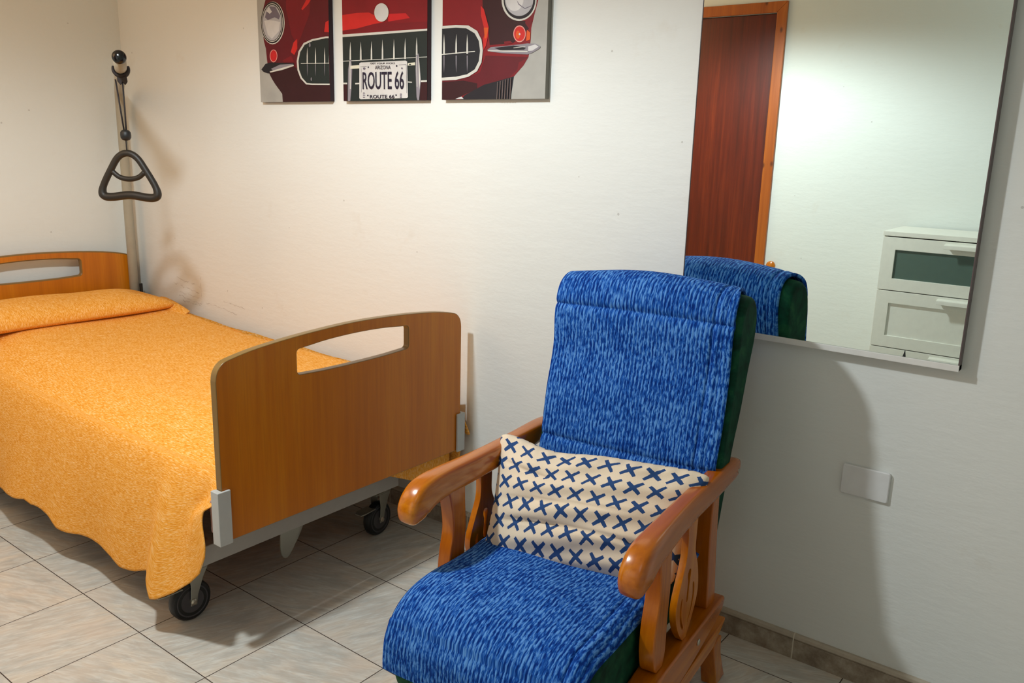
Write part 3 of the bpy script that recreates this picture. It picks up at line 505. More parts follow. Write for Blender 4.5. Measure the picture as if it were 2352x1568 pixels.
  ('black',[(2.4859,1.8367),(2.4855,1.8282),(2.4836,1.8200),(2.4804,1.8123),(2.4757,1.8053),(2.4698,1.7991),(2.4628,1.7939),(2.4549,1.7899),(2.4462,1.7872),(2.4369,1.7857),(2.4273,1.7856),(2.4176,1.7869),(2.4081,1.7895),(2.3989,1.7935),(2.3904,1.7986),(2.3827,1.8048),(2.3761,1.8120),(2.3707,1.8198),(2.3667,1.8282),(2.3641,1.8370),(2.3631,1.8458),(2.3636,1.8545),(2.3656,1.8628),(2.3691,1.8706),(2.3740,1.8777),(2.3802,1.8838),(2.3874,1.8888),(2.3956,1.8926),(2.4044,1.8951),(2.4138,1.8964),(2.4233,1.8962),(2.4329,1.8947),(2.4422,1.8919),(2.4511,1.8879),(2.4594,1.8827),(2.4668,1.8766),(2.4732,1.8696),(2.4784,1.8619),(2.4823,1.8537),(2.4848,1.8452)]),
  ('lens',[(2.4785,1.8392),(2.4781,1.8318),(2.4764,1.8246),(2.4734,1.8179),(2.4692,1.8118),(2.4639,1.8064),(2.4576,1.8020),(2.4504,1.7985),(2.4426,1.7961),(2.4343,1.7949),(2.4256,1.7948),(2.4169,1.7960),(2.4083,1.7983),(2.4001,1.8018),(2.3925,1.8063),(2.3856,1.8117),(2.3797,1.8179),(2.3748,1.8248),(2.3712,1.8321),(2.3689,1.8398),(2.3680,1.8474),(2.3684,1.8550),(2.3703,1.8623),(2.3734,1.8691),(2.3778,1.8752),(2.3834,1.8805),(2.3899,1.8849),(2.3972,1.8882),(2.4052,1.8904),(2.4136,1.8915),(2.4222,1.8913),(2.4308,1.8900),(2.4392,1.8875),(2.4472,1.8840),(2.4546,1.8795),(2.4613,1.8741),(2.4670,1.8680),(2.4717,1.8613),(2.4752,1.8541),(2.4775,1.8467)]),
  ('lenslight',[(2.4413,1.8440),(2.4407,1.8360),(2.4384,1.8286),(2.4345,1.8220),(2.4292,1.8166),(2.4227,1.8128),(2.4153,1.8106),(2.4075,1.8102),(2.3996,1.8116),(2.3920,1.8148),(2.3851,1.8197),(2.3792,1.8259),(2.3747,1.8331),(2.3718,1.8411),(2.3707,1.8493),(2.3713,1.8573),(2.3737,1.8649),(2.3777,1.8714),(2.3832,1.8767),(2.3898,1.8805),(2.3972,1.8826),(2.4050,1.8828),(2.4128,1.8813),(2.4203,1.8780),(2.4271,1.8731),(2.4328,1.8670),(2.4372,1.8599),(2.4401,1.8520)]),
  ('lensdark',[(2.4145,1.8420),(2.4231,1.8273),(2.4477,1.8135),(2.4713,1.8198),(2.4762,1.8294),(2.4713,1.8218),(2.4476,1.8159),(2.4257,1.8291)]),
  ('pink',[(2.4539,1.7412),(2.4535,1.7357),(2.4520,1.7306),(2.4492,1.7261),(2.4456,1.7223),(2.4411,1.7196),(2.4360,1.7180),(2.4306,1.7177),(2.4251,1.7185),(2.4198,1.7206),(2.4151,1.7238),(2.4110,1.7279),(2.4079,1.7328),(2.4059,1.7382),(2.4051,1.7437),(2.4056,1.7492),(2.4072,1.7543),(2.4100,1.7589),(2.4137,1.7626),(2.4183,1.7653),(2.4234,1.7668),(2.4288,1.7671),(2.4342,1.7662),(2.4394,1.7640),(2.4441,1.7609),(2.4481,1.7568),(2.4511,1.7519),(2.4531,1.7466)]),
  ('bright',[(2.4507,1.7413),(2.4504,1.7366),(2.4490,1.7321),(2.4466,1.7281),(2.4434,1.7248),(2.4395,1.7225),(2.4351,1.7211),(2.4305,1.7207),(2.4257,1.7215),(2.4212,1.7233),(2.4170,1.7261),(2.4135,1.7297),(2.4109,1.7340),(2.4091,1.7387),(2.4084,1.7435),(2.4088,1.7483),(2.4102,1.7529),(2.4126,1.7568),(2.4159,1.7601),(2.4198,1.7624),(2.4242,1.7638),(2.4289,1.7640),(2.4336,1.7632),(2.4381,1.7614),(2.4422,1.7586),(2.4456,1.7550),(2.4483,1.7508),(2.4500,1.7461)]),
  ('orange',[(2.4317,1.7397),(2.4316,1.7370),(2.4310,1.7344),(2.4302,1.7321),(2.4289,1.7302),(2.4275,1.7289),(2.4258,1.7280),(2.4240,1.7278),(2.4221,1.7282),(2.4204,1.7292),(2.4188,1.7307),(2.4174,1.7328),(2.4163,1.7351),(2.4156,1.7378),(2.4153,1.7405),(2.4155,1.7432),(2.4160,1.7458),(2.4169,1.7481),(2.4181,1.7500),(2.4196,1.7513),(2.4213,1.7521),(2.4231,1.7524),(2.4249,1.7520),(2.4267,1.7510),(2.4283,1.7494),(2.4296,1.7474),(2.4307,1.7450),(2.4314,1.7424)]),
  ('lenslight',[(2.4335,1.7412),(2.4334,1.7405),(2.4332,1.7398),(2.4329,1.7392),(2.4324,1.7387),(2.4318,1.7384),(2.4311,1.7382),(2.4304,1.7381),(2.4296,1.7382),(2.4289,1.7385),(2.4283,1.7389),(2.4278,1.7395),(2.4274,1.7401),(2.4271,1.7408),(2.4270,1.7415),(2.4270,1.7423),(2.4273,1.7429),(2.4276,1.7435),(2.4281,1.7440),(2.4287,1.7444),(2.4294,1.7446),(2.4301,1.7446),(2.4309,1.7445),(2.4316,1.7442),(2.4322,1.7438),(2.4327,1.7433),(2.4331,1.7426),(2.4334,1.7419)]),
  ('orange',[(2.4581,1.7525),(2.4717,1.7436),(2.4712,1.7235),(2.4566,1.7201)]),
  ('bright',[(2.2711,1.8360),(2.2843,1.8247),(2.3057,1.7692),(2.3036,1.7421),(2.2957,1.7130),(2.2859,1.7008),(2.2836,1.7347),(2.2918,1.7532),(2.2733,1.8046)]),
  ('orange',[(2.2857,1.7683),(2.3044,1.7672),(2.2979,1.7382),(2.2909,1.7344)]),
  ('mid',[(2.3691,1.7222),(2.3940,1.7231),(2.4052,1.7164),(2.3722,1.7138)]),
  ('steel',[(2.3004,1.6997),(2.3159,1.7079),(2.4082,1.7101),(2.4623,1.7127),(2.4942,1.7098),(2.5117,1.7014),(2.5080,1.6955),(2.4820,1.6844),(2.4635,1.6800),(2.3618,1.6882),(2.3163,1.6942)]),
  ('black',[(2.3302,1.7052),(2.4082,1.7090),(2.4574,1.6997),(2.4495,1.6949),(2.3587,1.6960)]),
  ('chrome',[(2.3047,1.6962),(2.4632,1.6872),(2.4632,1.6905),(2.3047,1.6995)]),
  ('lenslight',[(2.4653,1.7034),(2.4917,1.7083),(2.5051,1.7013),(2.4818,1.6905),(2.4658,1.6902)]),
  ('chrome',[(2.4086,1.7010),(2.4547,1.7031),(2.4544,1.7047),(2.4083,1.7026)]),
  ('chrome',[(2.1060,1.7835),(2.1673,1.7835),(2.2213,1.7787),(2.2584,1.7603),(2.2773,1.7329),(2.2839,1.7008),(2.2790,1.6627),(2.2611,1.6364),(2.2244,1.6200),(2.1699,1.6114),(2.1060,1.6105)]),
  ('grille2',[(2.1060,1.7755),(2.1674,1.7749),(2.2125,1.7707),(2.2483,1.7534),(2.2664,1.7292),(2.2723,1.6992),(2.2678,1.6674),(2.2507,1.6421),(2.2182,1.6278),(2.1698,1.6214),(2.1060,1.6198)]),
  ('chrome',[(2.1060,1.6924),(2.2512,1.6966),(2.2507,1.6993),(2.1060,1.6953)]),
  ('lenslight',[(2.1678,1.5504),(2.1953,1.5579),(2.2052,1.5501)]),
  ('chrome',[(2.1156,1.7583),(2.1190,1.7270),(2.1200,1.6956),(2.1125,1.6959),(2.1128,1.7272)]),
  ('steel',[(2.1169,1.6349),(2.1185,1.6626),(2.1186,1.6902),(2.1141,1.6903),(2.1147,1.6627)]),
  ('chrome',[(2.1693,1.7555),(2.1728,1.7245),(2.1739,1.6935),(2.1665,1.6938),(2.1667,1.7248)]),
  ('steel',[(2.1711,1.6334),(2.1725,1.6608),(2.1725,1.6881),(2.1681,1.6883),(2.1689,1.6609)]),
  ('chrome',[(2.2173,1.7529),(2.2209,1.7223),(2.2221,1.6916),(2.2149,1.6919),(2.2149,1.7225)]),
  ('steel',[(2.2196,1.6321),(2.2209,1.6592),(2.2207,1.6863),(2.2164,1.6864),(2.2173,1.6594)]),
  ('tyre',[(2.3470,1.6012),(2.3443,1.5480),(2.3480,1.5480),(2.3507,1.6010)]),
  ('tyre',[(2.3577,1.6035),(2.3551,1.5480),(2.3588,1.5480),(2.3614,1.6033)]),
  ('tyre',[(2.3684,1.6058),(2.3658,1.5480),(2.3695,1.5480),(2.3720,1.6056)]),
  ('tyre',[(2.3790,1.6081),(2.3765,1.5480),(2.3802,1.5480),(2.3826,1.6079)]),
  ('tyre',[(2.3895,1.6104),(2.3872,1.5480),(2.3908,1.5480),(2.3932,1.6102)]),
  ('tyre',[(2.4000,1.6127),(2.3977,1.5480),(2.4014,1.5480),(2.4037,1.6125)]),
 ]),
}

def text_polys(body, x0, x1, z0, z1, y, shear=0.0, bold=0.0, slope=0.0):
    cu = bpy.data.curves.new('txt', 'FONT'); cu.body = body; cu.resolution_u = 3; cu.offset = bold
    to = bpy.data.objects.new('txt', cu); COL.objects.link(to)
    dg = bpy.context.evaluated_depsgraph_get(); me = bpy.data.meshes.new_from_object(to.evaluated_get(dg))
    P = [v.co.copy() for v in me.vertices]; a0 = min(p.x for p in P); a1 = max(p.x for p in P); b0 = min(p.y for p in P); b1 = max(p.y for p in P)
    V = []
    for p in P:
        fx = (p.x-a0)/(a1-a0); fz = (p.y-b0)/(b1-b0)
        V.append((x0+(x1-x0)*fx, y, z0+(z1-z0)*fz+slope*fx))
    F = [tuple(q.vertices) for q in me.polygons]
    bpy.data.objects.remove(to); bpy.data.curves.remove(cu); bpy.data.meshes.remove(me)
    return V, F
SIDE = {'left': (34, 10, 22), 'middle': (44, 14, 24), 'right': (122, 118, 108)}
LAB = {'left': 'canvas print of a red car fender and headlamp, leftmost of the three wall canvases', 'middle': 'middle wall canvas showing a red car grille with a ROUTE 66 number plate',
       'right': 'rightmost wall canvas showing the right headlamp, bumper and tyre of a red car'}
for key, (x0, x1, polys) in ART.items():
    t = thing('canvas_print', LAB[key], 'picture', ((x0+x1)/2, 0, 1.84), 0, 'car canvases on the back wall')
    so = boxes('stretched_canvas', [(x0, x1, -0.021, -0.0005, 1.548, 2.13)], plain('canvas_side_'+key, SIDE[key], 0.7), t, True, 0.0015)
    V = []; F = []; MI = []; mats = []; names = []
    def slot(k):
        if k not in names: names.append(k); mats.append(art_mat(k))
        return names.index(k)
    for li, (k, P) in enumerate(polys):
        y = -0.0212-0.00009*li
        tri = tessellate_polygon([[Vector((a, b, 0)) for a, b in P]]); off = len(V)
        V += [(a, y, b) for a, b in P]
        for f in tri:
            A, B, Cc = (Vector((P[i][0], P[i][1])) for i in f)
            cr = (B-A).x*(Cc-A).y-(B-A).y*(Cc-A).x
            F.append(tuple(i+off for i in (f if cr > 0 else f[::-1]))); MI.append(slot(k))
    if key == 'middle':
        y = -0.0212-0.00009*len(polys)-0.0002
        for body, a, b, c, d, bold, sl in (('ROUTE 66', 1.7200, 1.9300, 1.5880, 1.6490, 0.012, -0.003), ('ARIZONA', 1.7860, 1.8651, 1.6556, 1.6685, 0.0, -0.002),
                                       ('GET YOUR KICKS', 1.7611, 1.8859, 1.6740, 1.6795, 0.01, -0.0035), ('ROUTE 66', 1.7573, 1.8834, 1.5560, 1.5683, 0.02, -0.0006)):
            v, f = text_polys(body, a, b, c, d, y, 0, bold, sl); off = len(V); V += v
            for q_ in f: F.append(tuple(i+off for i in q_)); MI.append(slot('ink'))
    po = mesh('picture_surface', V, F, mats, t, world=True, midx=MI)

# ------------------------------------------------------------ mirror
mx0, mx1, mz0, mz1 = 3.046, 3.776, 0.912, 2.05
t = thing('wall_mirror', 'large frameless rectangular mirror with a white bottom trim, hung behind the armchair', 'mirror', ((mx0+mx1)/2, 0, 1.5))
boxes('backing_board', [(mx0+0.001, mx1-0.001, -0.024, -0.001, mz0+0.002, mz1-0.001)], M_medge, t, True)
boxes('mirror_glass', [(mx0+0.002, mx1-0.0035, -0.030, -0.0242, mz0+0.015, mz1-0.002)], M_mirror, t, True)
boxes('edge_trim', [(mx1-0.0033, mx1, -0.0315, -0.001, mz0, mz1)], M_medge, t, True, 0.0006)
boxes('edge_trim', [(mx0-0.0005, mx0+0.0018, -0.0315, -0.001, mz0, mz1)], M_medge, t, True, 0.0006)
boxes('bottom_trim', [(mx0, mx1, -0.034, -0.001, mz0-0.001, mz0+0.0145)], M_mframe, t, True, 0.0012)
cx = 3.652
mesh('black_wedge', [(cx-0.0035, -0.0303, mz0+0.015), (cx+0.0038, -0.0303, mz0+0.015), (cx+0.0012, -0.0303, mz0+0.031), (cx+0.0002, -0.0303, mz0+0.031)], [(0, 1, 2, 3)], M_black, t, world=True)  # small black wedge on the glass, just above the bottom trim

# ------------------------------------------------------------ blank wall plate
pl = prism('wall_plate', [rrect(3.535, 3.655, 0.530, 0.612, 0.006)], 0.0, 0.009, lambda a, b, d: (a, -d, b), M_plate, bev=0.003)
tag(pl, 'blank white rectangular plastic cover plate on the wall below the mirror', 'wall plate')

# ------------------------------------------------------------ bed
bed = thing('care_bed', 'adjustable single bed on castors with curved beech headboard and footboard', 'bed', (1.15, -0.54, 0))
BY0, BY1 = -1.022, -0.060
def board_loop():
    top = [(BY0, 0.342), (BY1, 0.342), (BY1, 0.79)]
    arc = [(BY1, 0.79), (BY1-0.005, 0.815), (BY1-0.022, 0.836), (BY1-0.05, 0.846), (-0.20, 0.861), (-0.356, 0.874), (-0.54, 0.880), (-0.72, 0.874), (-0.88, 0.861), (BY0+0.05, 0.846), (BY0+0.022, 0.836), (BY0+0.005, 0.815), (BY0, 0.79)]
    return [(BY0, 0.342), (BY1, 0.342)]+catmull(arc, 4)
def hole_loop():
    P = []
    top = [(-0.327, 0.832), (-0.43, 0.842), (-0.54, 0.846), (-0.65, 0.842), (-0.752, 0.832)]
    bot = [(-0.752, 0.757), (-0.65, 0.757), (-0.54, 0.757), (-0.43, 0.757), (-0.327, 0.757)]
    def corner(cx, cz, a0, r=0.012): return [(cx+r*math.cos(math.radians(a0+k*22.5)), cz+r*math.sin(math.radians(a0+k*22.5))) for k in range(5)]
    P += corner(-0.330, 0.822, 0) + catmull([(-0.342, 0.8345), (-0.43, 0.8425), (-0.54, 0.8455), (-0.65, 0.8425), (-0.740, 0.8345)], 4)[1:-1]
    P += corner(-0.750, 0.822, 90) + corner(-0.750, 0.771, 180)
    P += catmull([(-0.745, 0.7585), (-0.65, 0.7545), (-0.54, 0.7535), (-0.43, 0.7545), (-0.335, 0.7585)], 4)[1:-1] + corner(-0.330, 0.771, 270)
    return P
for nm, xa, xb, zo in (('footboard', 2.216, 2.240, 0.0), ('headboard', 0.050, 0.074, -0.010)):
    bo = prism(nm, [board_loop(), hole_loop()], xa, xb, lambda a, b, d: (d, a, b+zo), M_board, bed, True, 0.006, 3, 50)
    bo.data.materials.append(M_boardedge)
    for p in bo.data.polygons:
        if abs(p.normal.x) < 0.5: p.material_index = 1
    bo.modifiers['bevel'].material = 1
# grey plastic clamps that hold the footboard
for ya, yb, z1 in ((-1.040, -1.000, 0.492), (-0.083, -0.044, 0.478)):
    loop = [(2.205, ya), (2.246, ya), (2.246, yb), (2.238, yb), (2.238, ya+0.014 if ya < -0.5 else yb-0.014), (2.205, ya+0.014 if ya < -0.5 else yb-0.014)]
    if ya < -0.5:
        loop = [(2.216, ya), (2.249, ya), (2.249, yb), (2.241, yb), (2.241, ya+0.017), (2.216, ya+0.017)]
    else:
        loop = [(2.196, yb), (2.249, yb), (2.249, ya), (2.241, ya), (2.241, yb-0.015), (2.196, yb-0.015)]
    prism('board_clamp', [loop], 0.338, z1, lambda a, b, d: (a, b, d), M_grey_plastic, bed, True, 0.002)
boxes('side_rail', [(0.09, 2.20, -0.975, -0.945, 0.375, 0.440)], plain('brown_rail', (146, 92, 70), 0.5), bed, True, 0.003)
boxes('side_rail', [(0.09, 2.20, -0.110, -0.080, 0.385, 0.455)], M_white_metal, bed, True, 0.003)
boxes('end_bracket', [(2.172, 2.203, -1.018, -0.960, 0.35, 0.445)], plain('pinkish_bracket', (176, 140, 130), 0.45), bed, True, 0.004)
boxes('cross_rail', [(2.055, 2.095, -1.000, -0.222, 0.212, 0.272)], M_white_metal, bed, True, 0.003)
boxes('base_frame', [(0.20, 2.05, -0.955, -0.925, 0.20, 0.245), (0.20, 2.05, -0.255, -0.225, 0.20, 0.245), (0.20, 0.235, -0.925, -0.255, 0.20, 0.245)], M_white_metal, bed, True, 0.003)
for xx in (0.55, 1.65):
    tube('lifting_arm', [(xx, -0.54, 0.24), (xx+0.25, -0.54, 0.40)], 0.018, M_white_metal, bed, True)
boxes('slat_frame', [(0.10, 2.18, -0.965, -0.945, 0.40, 0.43), (0.10, 2.18, -0.115, -0.095, 0.40, 0.43)]+[(0.2+0.16*k, 0.27+0.16*k, -0.945, -0.115, 0.405, 0.418) for k in range(12)], M_board, bed, True)
# brake pedal bracket under the cross rail
ped = catmull([(-0.62, 0.212), (-0.615, 0.17), (-0.63, 0.13), (-0.655, 0.095), (-0.672, 0.088), (-0.684, 0.100), (-0.69, 0.13), (-0.685, 0.212)], 3)
prism('brake_pedal', [ped], 2.030, 2.034, lambda a, b, d: (d, a, b), M_galv, bed, True)
prism('brake_pedal', [[(a+0.055, b+0.0) for a, b in ped]], 1.985, 1.989, lambda a, b, d: (d, a, b), M_galv, bed, True)
def castor(cx, cy, yaw):
    """yaw: direction of the wheel plane"""
    d = Vector((math.cos(yaw), math.sin(yaw), 0)); n = Vector((-d.y, d.x, 0)); c = Vector((cx, cy, 0.0625))
    wheel = lathe('castor', [(0.050, -0.016), (0.058, -0.015), (0.0625, -0.009), (0.0625, 0.009), (0.058, 0.015), (0.050, 0.016)], M_black, n, c, bed, True, 40)
    lathe('wheel_rim', [(0.010, -0.0175), (0.045, -0.0155), (0.0475, -0.0172), (0.0490, -0.0172), (0.0500, -0.0155), (0.0500, 0.0155), (0.0490, 0.0172), (0.0475, 0.0172), (0.045, 0.0155), (0.010, 0.0175)], M_rim, n, (c-bed.location)-Vector((0, 0, 0)), wheel, False, 40)
    lathe('axle_bolt', [(0.0055, -0.030), (0.010, -0.026), (0.010, 0.026), (0.0055, 0.030)], M_bolt, n, c-bed.location, wheel, False, 16)
    L = bed.location
    for s in (-1, 1):
        V = []; F = []
        pts = [(-0.010, -0.012), (0.010, -0.012), (0.015, 0.02), (0.034, 0.070), (0.050, 0.098), (-0.012, 0.098), (-0.006, 0.05)]
        prism('fork_plate', [pts], 0, 0.003, lambda a, b, dd, s=s: tuple(c-L+d*a+n*(s*(0.021+dd))+Vector((0, 0, b))), M_galv, wheel, False, 0.001)
    prism('fork_crown', [[(-0.03, -0.024), (0.05, -0.024), (0.05, 0.024), (-0.03, 0.024)]], 0.098, 0.104, lambda a, b, dd: tuple(c-L+d*a+n*b+Vector((0, 0, dd))), M_galv, wheel, False, 0.001)
    lathe('stem', [(0.014, 0.104), (0.014, 0.150)], M_galv, (0, 0, 1), (c-L)+d*0.02, wheel, False, 16)
    prism('brake_lever', [[(-0.105, -0.018), (-0.085, -0.022), (-0.03, -0.02), (-0.03, 0.02), (-0.085, 0.022), (-0.105, 0.010)]], 0.060, 0.064, lambda a, b, dd: tuple(c-L+d*a+n*b+Vector((0, 0, dd-0.012+0.3*max(0, -a-0.03)*0.0))), M_galv, wheel, False, 0.001)
castor(1.985, -0.985, math.radians(88))
castor(1.995, -0.235, math.radians(96)); castor(0.25, -0.94, 0.3); castor(0.25, -0.24, 0.6)

mt = boxes('mattress', [(0.09, 2.180, -0.925, -0.085, 0.42, 0.510)], M_mattress, bev=0.05, seg=5)
tag(mt, 'mattress lying on the bed frame under the orange bedspread', 'mattress')

# ---- bedspread
HEM = [(-0.2, 0.10), (0.3, 0.115), (0.6, 0.10), (0.875, 0.122), (1.0, 0.150), (1.112, 0.157), (1.153, 0.142), (1.286, 0.145), (1.335, 0.126), (1.46, 0.132), (1.556, 0.122), (1.669, 0.124), (1.72, 0.114), (1.809, 0.126), (1.938, 0.160), (2.3, 0.165)]
def ztop(x, y):
    z = 0.566+0.050*math.exp(-max(0, x-0.45)/0.42)
    z += 0.006*math.sin(x*5.1+y*3.0)*math.sin(y*7+1.0)
    z -= 0.020*max(0.0, 1-abs(x-2.19)/0.10)
    return z
def spread():
    V = []; F = []; UV = []
    def grid(nu, nv, fn):
        off = len(V)
        for i in range(nu):
            for j in range(nv):
                p, uvc = fn(i/(nu-1), j/(nv-1)); V.append(p); UV.append(uvc)
        for i in range(nu-1):
            for j in range(nv-1):
                a = off+i*nv+j; F.append((a, a+nv, a+nv+1, a+1))
    # top + side in one sheet: j runs from the wall side, over the top, down the camera side to the hem
    XA, XB = 0.20, 2.212
    def f(i, j):
        x = XA+(XB-XA)*i
        s = j*2.0
        zt = ztop(x, -0.5)
        hang_w = 0.14
        # arc-length parameter: 0..a wall hang, a..b top, b..1 side hang
        a, b = 0.08, 0.62
        if j < a:
            k = j/a; y = -0.034-0.012*k+0.004*math.sin(x*20); z = zt-0.15+0.14*sstep(0, 1, k); return (x, y, z), (x, j*1.6)
        if j < b:
            k = (j-a)/(b-a); y = -0.046-0.919*k
            ed = min(k, 1-k)
            z = ztop(x, y)-(0.030*max(0, 1-k/0.05)**2 if k < 0.5 else 0.062*max(0, 1-(1-k)/0.24)**2)-0.006*(1-min(1, ed/0.2))
            return (x, y, z), (x, a*1.6+(y+0.046)*-1)
        k = (j-b)/(1-b)
        hz = interp(HEM, x)
        zs = ztop(x, -0.965)-0.068
        # flap at the foot corner
        g = sstep(1.93, 2.196, x)
        hz = hz+0.01*math.sin(x*17)*(1-g)
        # camera-side drape
        y = -0.965-0.097*k**0.55-0.012*math.sin(x*6.3+0.8)*k*k-0.006*math.sin(x*19+1.0)*k*k
        z = zs+(hz-zs)*k
        xx = x
        if x > 1.90:
            h = (x-1.90)/(XB-1.90)                     # 0..1 across the corner flap
            kk = k
            # the fold ridge sticks out at h~0.25, then the cloth turns in behind the footboard
            ridge = math.exp(-((h-0.22)/0.16)**2)
            y += -0.030*ridge*kk
            turn = sstep(0.35, 1.0, h)
            lowz = interp([(0.0, 0.156), (0.15, 0.160), (0.24, 0.112), (0.32, 0.118), (0.5, 0.150), (0.75, 0.200), (0.9, 0.24), (1.0, 0.30)], h)
            z = zs+(lowz-zs)*kk
            pull = sstep(0.16, 0.40, kk)*(1-0.55*sstep(0.45, 0.9, kk))
            xx = x-pull*0.050*turn+0.010*h*kk
            y += 0.028*turn*kk-0.020*sstep(0.0, 0.25, kk)*turn-0.016*math.sin(h*9)*kk*(1-kk)
            y += 0.020*math.exp(-((h-0.72)/0.10)**2)*math.exp(-((kk-0.22)/0.16)**2)
        return (xx, y, z), (x, 1.1+k*0.45)
    grid(330, 150, f)
    # foot end, hanging inside the footboard
    def g(i, j):
        y = -0.075-0.90*i; zt = ztop(2.196, y)-0.012
        low = interp([(0, 0.20), (0.14, 0.235), (0.30, 0.30), (0.45, 0.36), (1, 0.40)], i)
        z = zt+(low-zt)*j
        return (2.210+0.004*math.sin(y*22)*j-0.025*j, y+0.02*j, z), (2.2+j*0.35, -y)
    grid(70, 30, g)
    # corner tip showing past the footboard on the wall side
    def h(i, j):
        y = -0.080+0.062*i; x = 2.10+0.13*j
        z = 0.520-0.10*i*i-0.025*j+0.012*math.sin(9*j+3*i)
        return (x+0.02*i, y, z), (x, 0.1+i*0.1)
    grid(14, 18, h)
    def h2(i, j):
        y = -0.030-0.028*j+0.006*math.sin(j*8+i*5); x = 2.06+0.165*i
        z = 0.43+0.0*i-(0.27)*j-0.02*i
        return (x-0.02*j*i, y, z), (x, 0.2+j*0.27)
    grid(18, 24, h2)
    return V, F, UV
V, F, UV = spread()
sp = thing('bedspread', 'orange mottled woven bedspread draped over the bed and down its open side', 'bedspread', (1.2, -0.54, 0.57))
o = mesh('cover', V, F, M_spread, sp, smooth=True, world=True, uv=UV)
sm = o.modifiers.new('solid', 'SOLIDIFY'); sm.thickness = 0.004; sm.offset = 0
# pillow roll under the cover
def roll():
    V = []; F = []; UV = []; ny, nt = 110, 64
    for i in range(ny):
        k = i/(ny-1); y = -1.09+0.995*k
        e = min(1.0, max(0.0, (-0.092-y)/0.30)); e = math.sqrt(max(0, 1-(1-e)**2.2))
        e2 = min(1.0, max(0.0, (y+1.09)/0.10)); e2 = math.sqrt(max(0.0, 1-(1-e2)**2))
        h = 0.078*e*(0.94+0.06*math.sin(y*5))*(0.4+0.6*e2)
        zb = 0.628
        cxr = 0.330+0.015*math.sin(y*3)
        for j in range(nt):
            a = 2*math.pi*j/nt; ca, sa = math.cos(a), math.sin(a)
            wv = 0.195*(0.75+0.25*e)
            x = cxr+wv*math.copysign(abs(ca)**0.85, ca)
            z = zb+(h*sa**0.8 if sa > 0 else -0.036*abs(sa))+0.006
            z += 0.003*math.sin(y*16+ca*3)*max(0, sa)
            V.append((x, y, z)); UV.append((a*0.13, y))
    for i in range(ny-1):
        for j in range(nt):
            a = i*nt+j; b = i*nt+(j+1) % nt; F.append((a, b, b+nt, a+nt))
    F.append(tuple(range(nt))[::-1]); F.append(tuple((ny-1)*nt+j for j in range(nt)))
    return V, F, UV
V, F, UV = roll()
mesh('pillow_roll', V, F, M_spread, sp, smooth=True, world=True, uv=UV)
# twisted flap at the wall end of the roll
V = []; F = []; UV = []
for i in range(24):
    for j in range(12):
        a, b = i/23, j/11
        x = 0.34+0.24*a+0.02*b; y = -0.055-0.085*b-0.02*a*(1-b); z = 0.616+0.022*(1-a)*(1-b)+0.018*math.sin(b*math.pi+a*1.5)*(1-a*0.4)-0.020*a-0.004*b
        V.append((x, y, z)); UV.append((x, y))
for i in range(23):
    for j in range(11): F.append((i*12+j, (i+1)*12+j, (i+1)*12+j+1, i*12+j+1))
o = mesh('twisted_corner', V, F, M_spread, sp, smooth=True, world=True, uv=UV)
o.modifiers.new('solid', 'SOLIDIFY').thickness = 0.006

# ------------------------------------------------------------ lifting pole and hanging handle
lp = thing('lifting_pole', 'tall cream steel pole rising from the bed head in the room corner', 'pole', (0.10, -0.078, 0))
adir = Vector((0.92, -0.476, 0)).normalized()
P0 = Vector((0.10, -0.078, 0.40)); P1 = Vector((0.10, -0.078, 1.52))
path = [P0, (P0+P1)/2, P1]
for k in range(1, 9):
    a = math.pi/2*k/8; path.append(Vector((0.10, -0.078, 1.52))+adir*(0.10*(1-math.cos(a)))+Vector((0, 0, 0.090*math.sin(a))))
end = Vector((1.194, -0.652, 1.662)); mid = Vector((1.012, -0.552, 1.640))
path += [path[-1].lerp(mid, 0.5), mid, end]
tube('pole_tube', path, 0.0215, M_pole, lp, True, seg=24)
lathe('end_cap', [(0.0215, -0.012), (0.0228, -0.010), (0.0235, 0.0), (0.0228, 0.006), (0.018, 0.012), (0.009, 0.015), (0.002, 0.016)], M_blackgloss, adir, end, lp, True)
boxes('pole_socket', [(0.078, 0.125, -0.105, -0.052, 0.40, 0.50)], M_white_metal, lp, True, 0.004)
boxes('board_peg', [(0.118, 0.128, -0.062, -0.048, 0.56, 0.685)], M_black, lp, True, 0.002)

hc = mid.copy()
gh = thing('grab_handle', 'dark brown triangular grab handle hanging from the bed pole on a black strap', 'handle', (hc.x, hc.y, 1.26))
side = Vector((0.79057, 0.61179, 0)).normalized(); ez = Vector((0, 0, 1))
HC = Vector((1.02-0.04*adir.x, -0.549-0.04*adir.y, 0))
HC = Vector((1.012, -0.552, 0))
def hp(a, z): return HC+side*a+ez*z
outer = catmull([(0.0, 1.338), (0.035, 1.322), (0.066, 1.275), (0.096, 1.220), (0.103, 1.190), (0.092, 1.177), (0.062, 1.176), (0.0, 1.184), (-0.062, 1.176), (-0.092, 1.177), (-0.103, 1.190), (-0.096, 1.220), (-0.066, 1.275), (-0.035, 1.322)], 6, True)
tube('grip_loop', [hp(a, z) for a, z in outer], [0.0125+0.0030*max(0.0, min(1.0, (1.215-z)/0.03)) for a, z in outer], M_handle, gh, True, closed=True, seg=16)
inner = catmull([(-0.060, 1.270), (-0.035, 1.250), (0.0, 1.243), (0.035, 1.250), (0.060, 1.270)], 5)
tube('cross_bar', [hp(a, z) for a, z in inner], 0.0095, M_handle, gh, True, seg=14)
tube('strap', [hp(0, 1.342), hp(-0.001, 1.40)], 0.0022, M_strap, gh, True, seg=8)
tube('strap', [hp(-0.003, 1.40), hp(-0.022, 1.600)], 0.0030, M_strap, gh, True, seg=8)
tube('strap', [hp(0.003, 1.40), hp(0.004, 1.500), hp(0.003, 1.598)], 0.0030, M_strap, gh, True, seg=8)
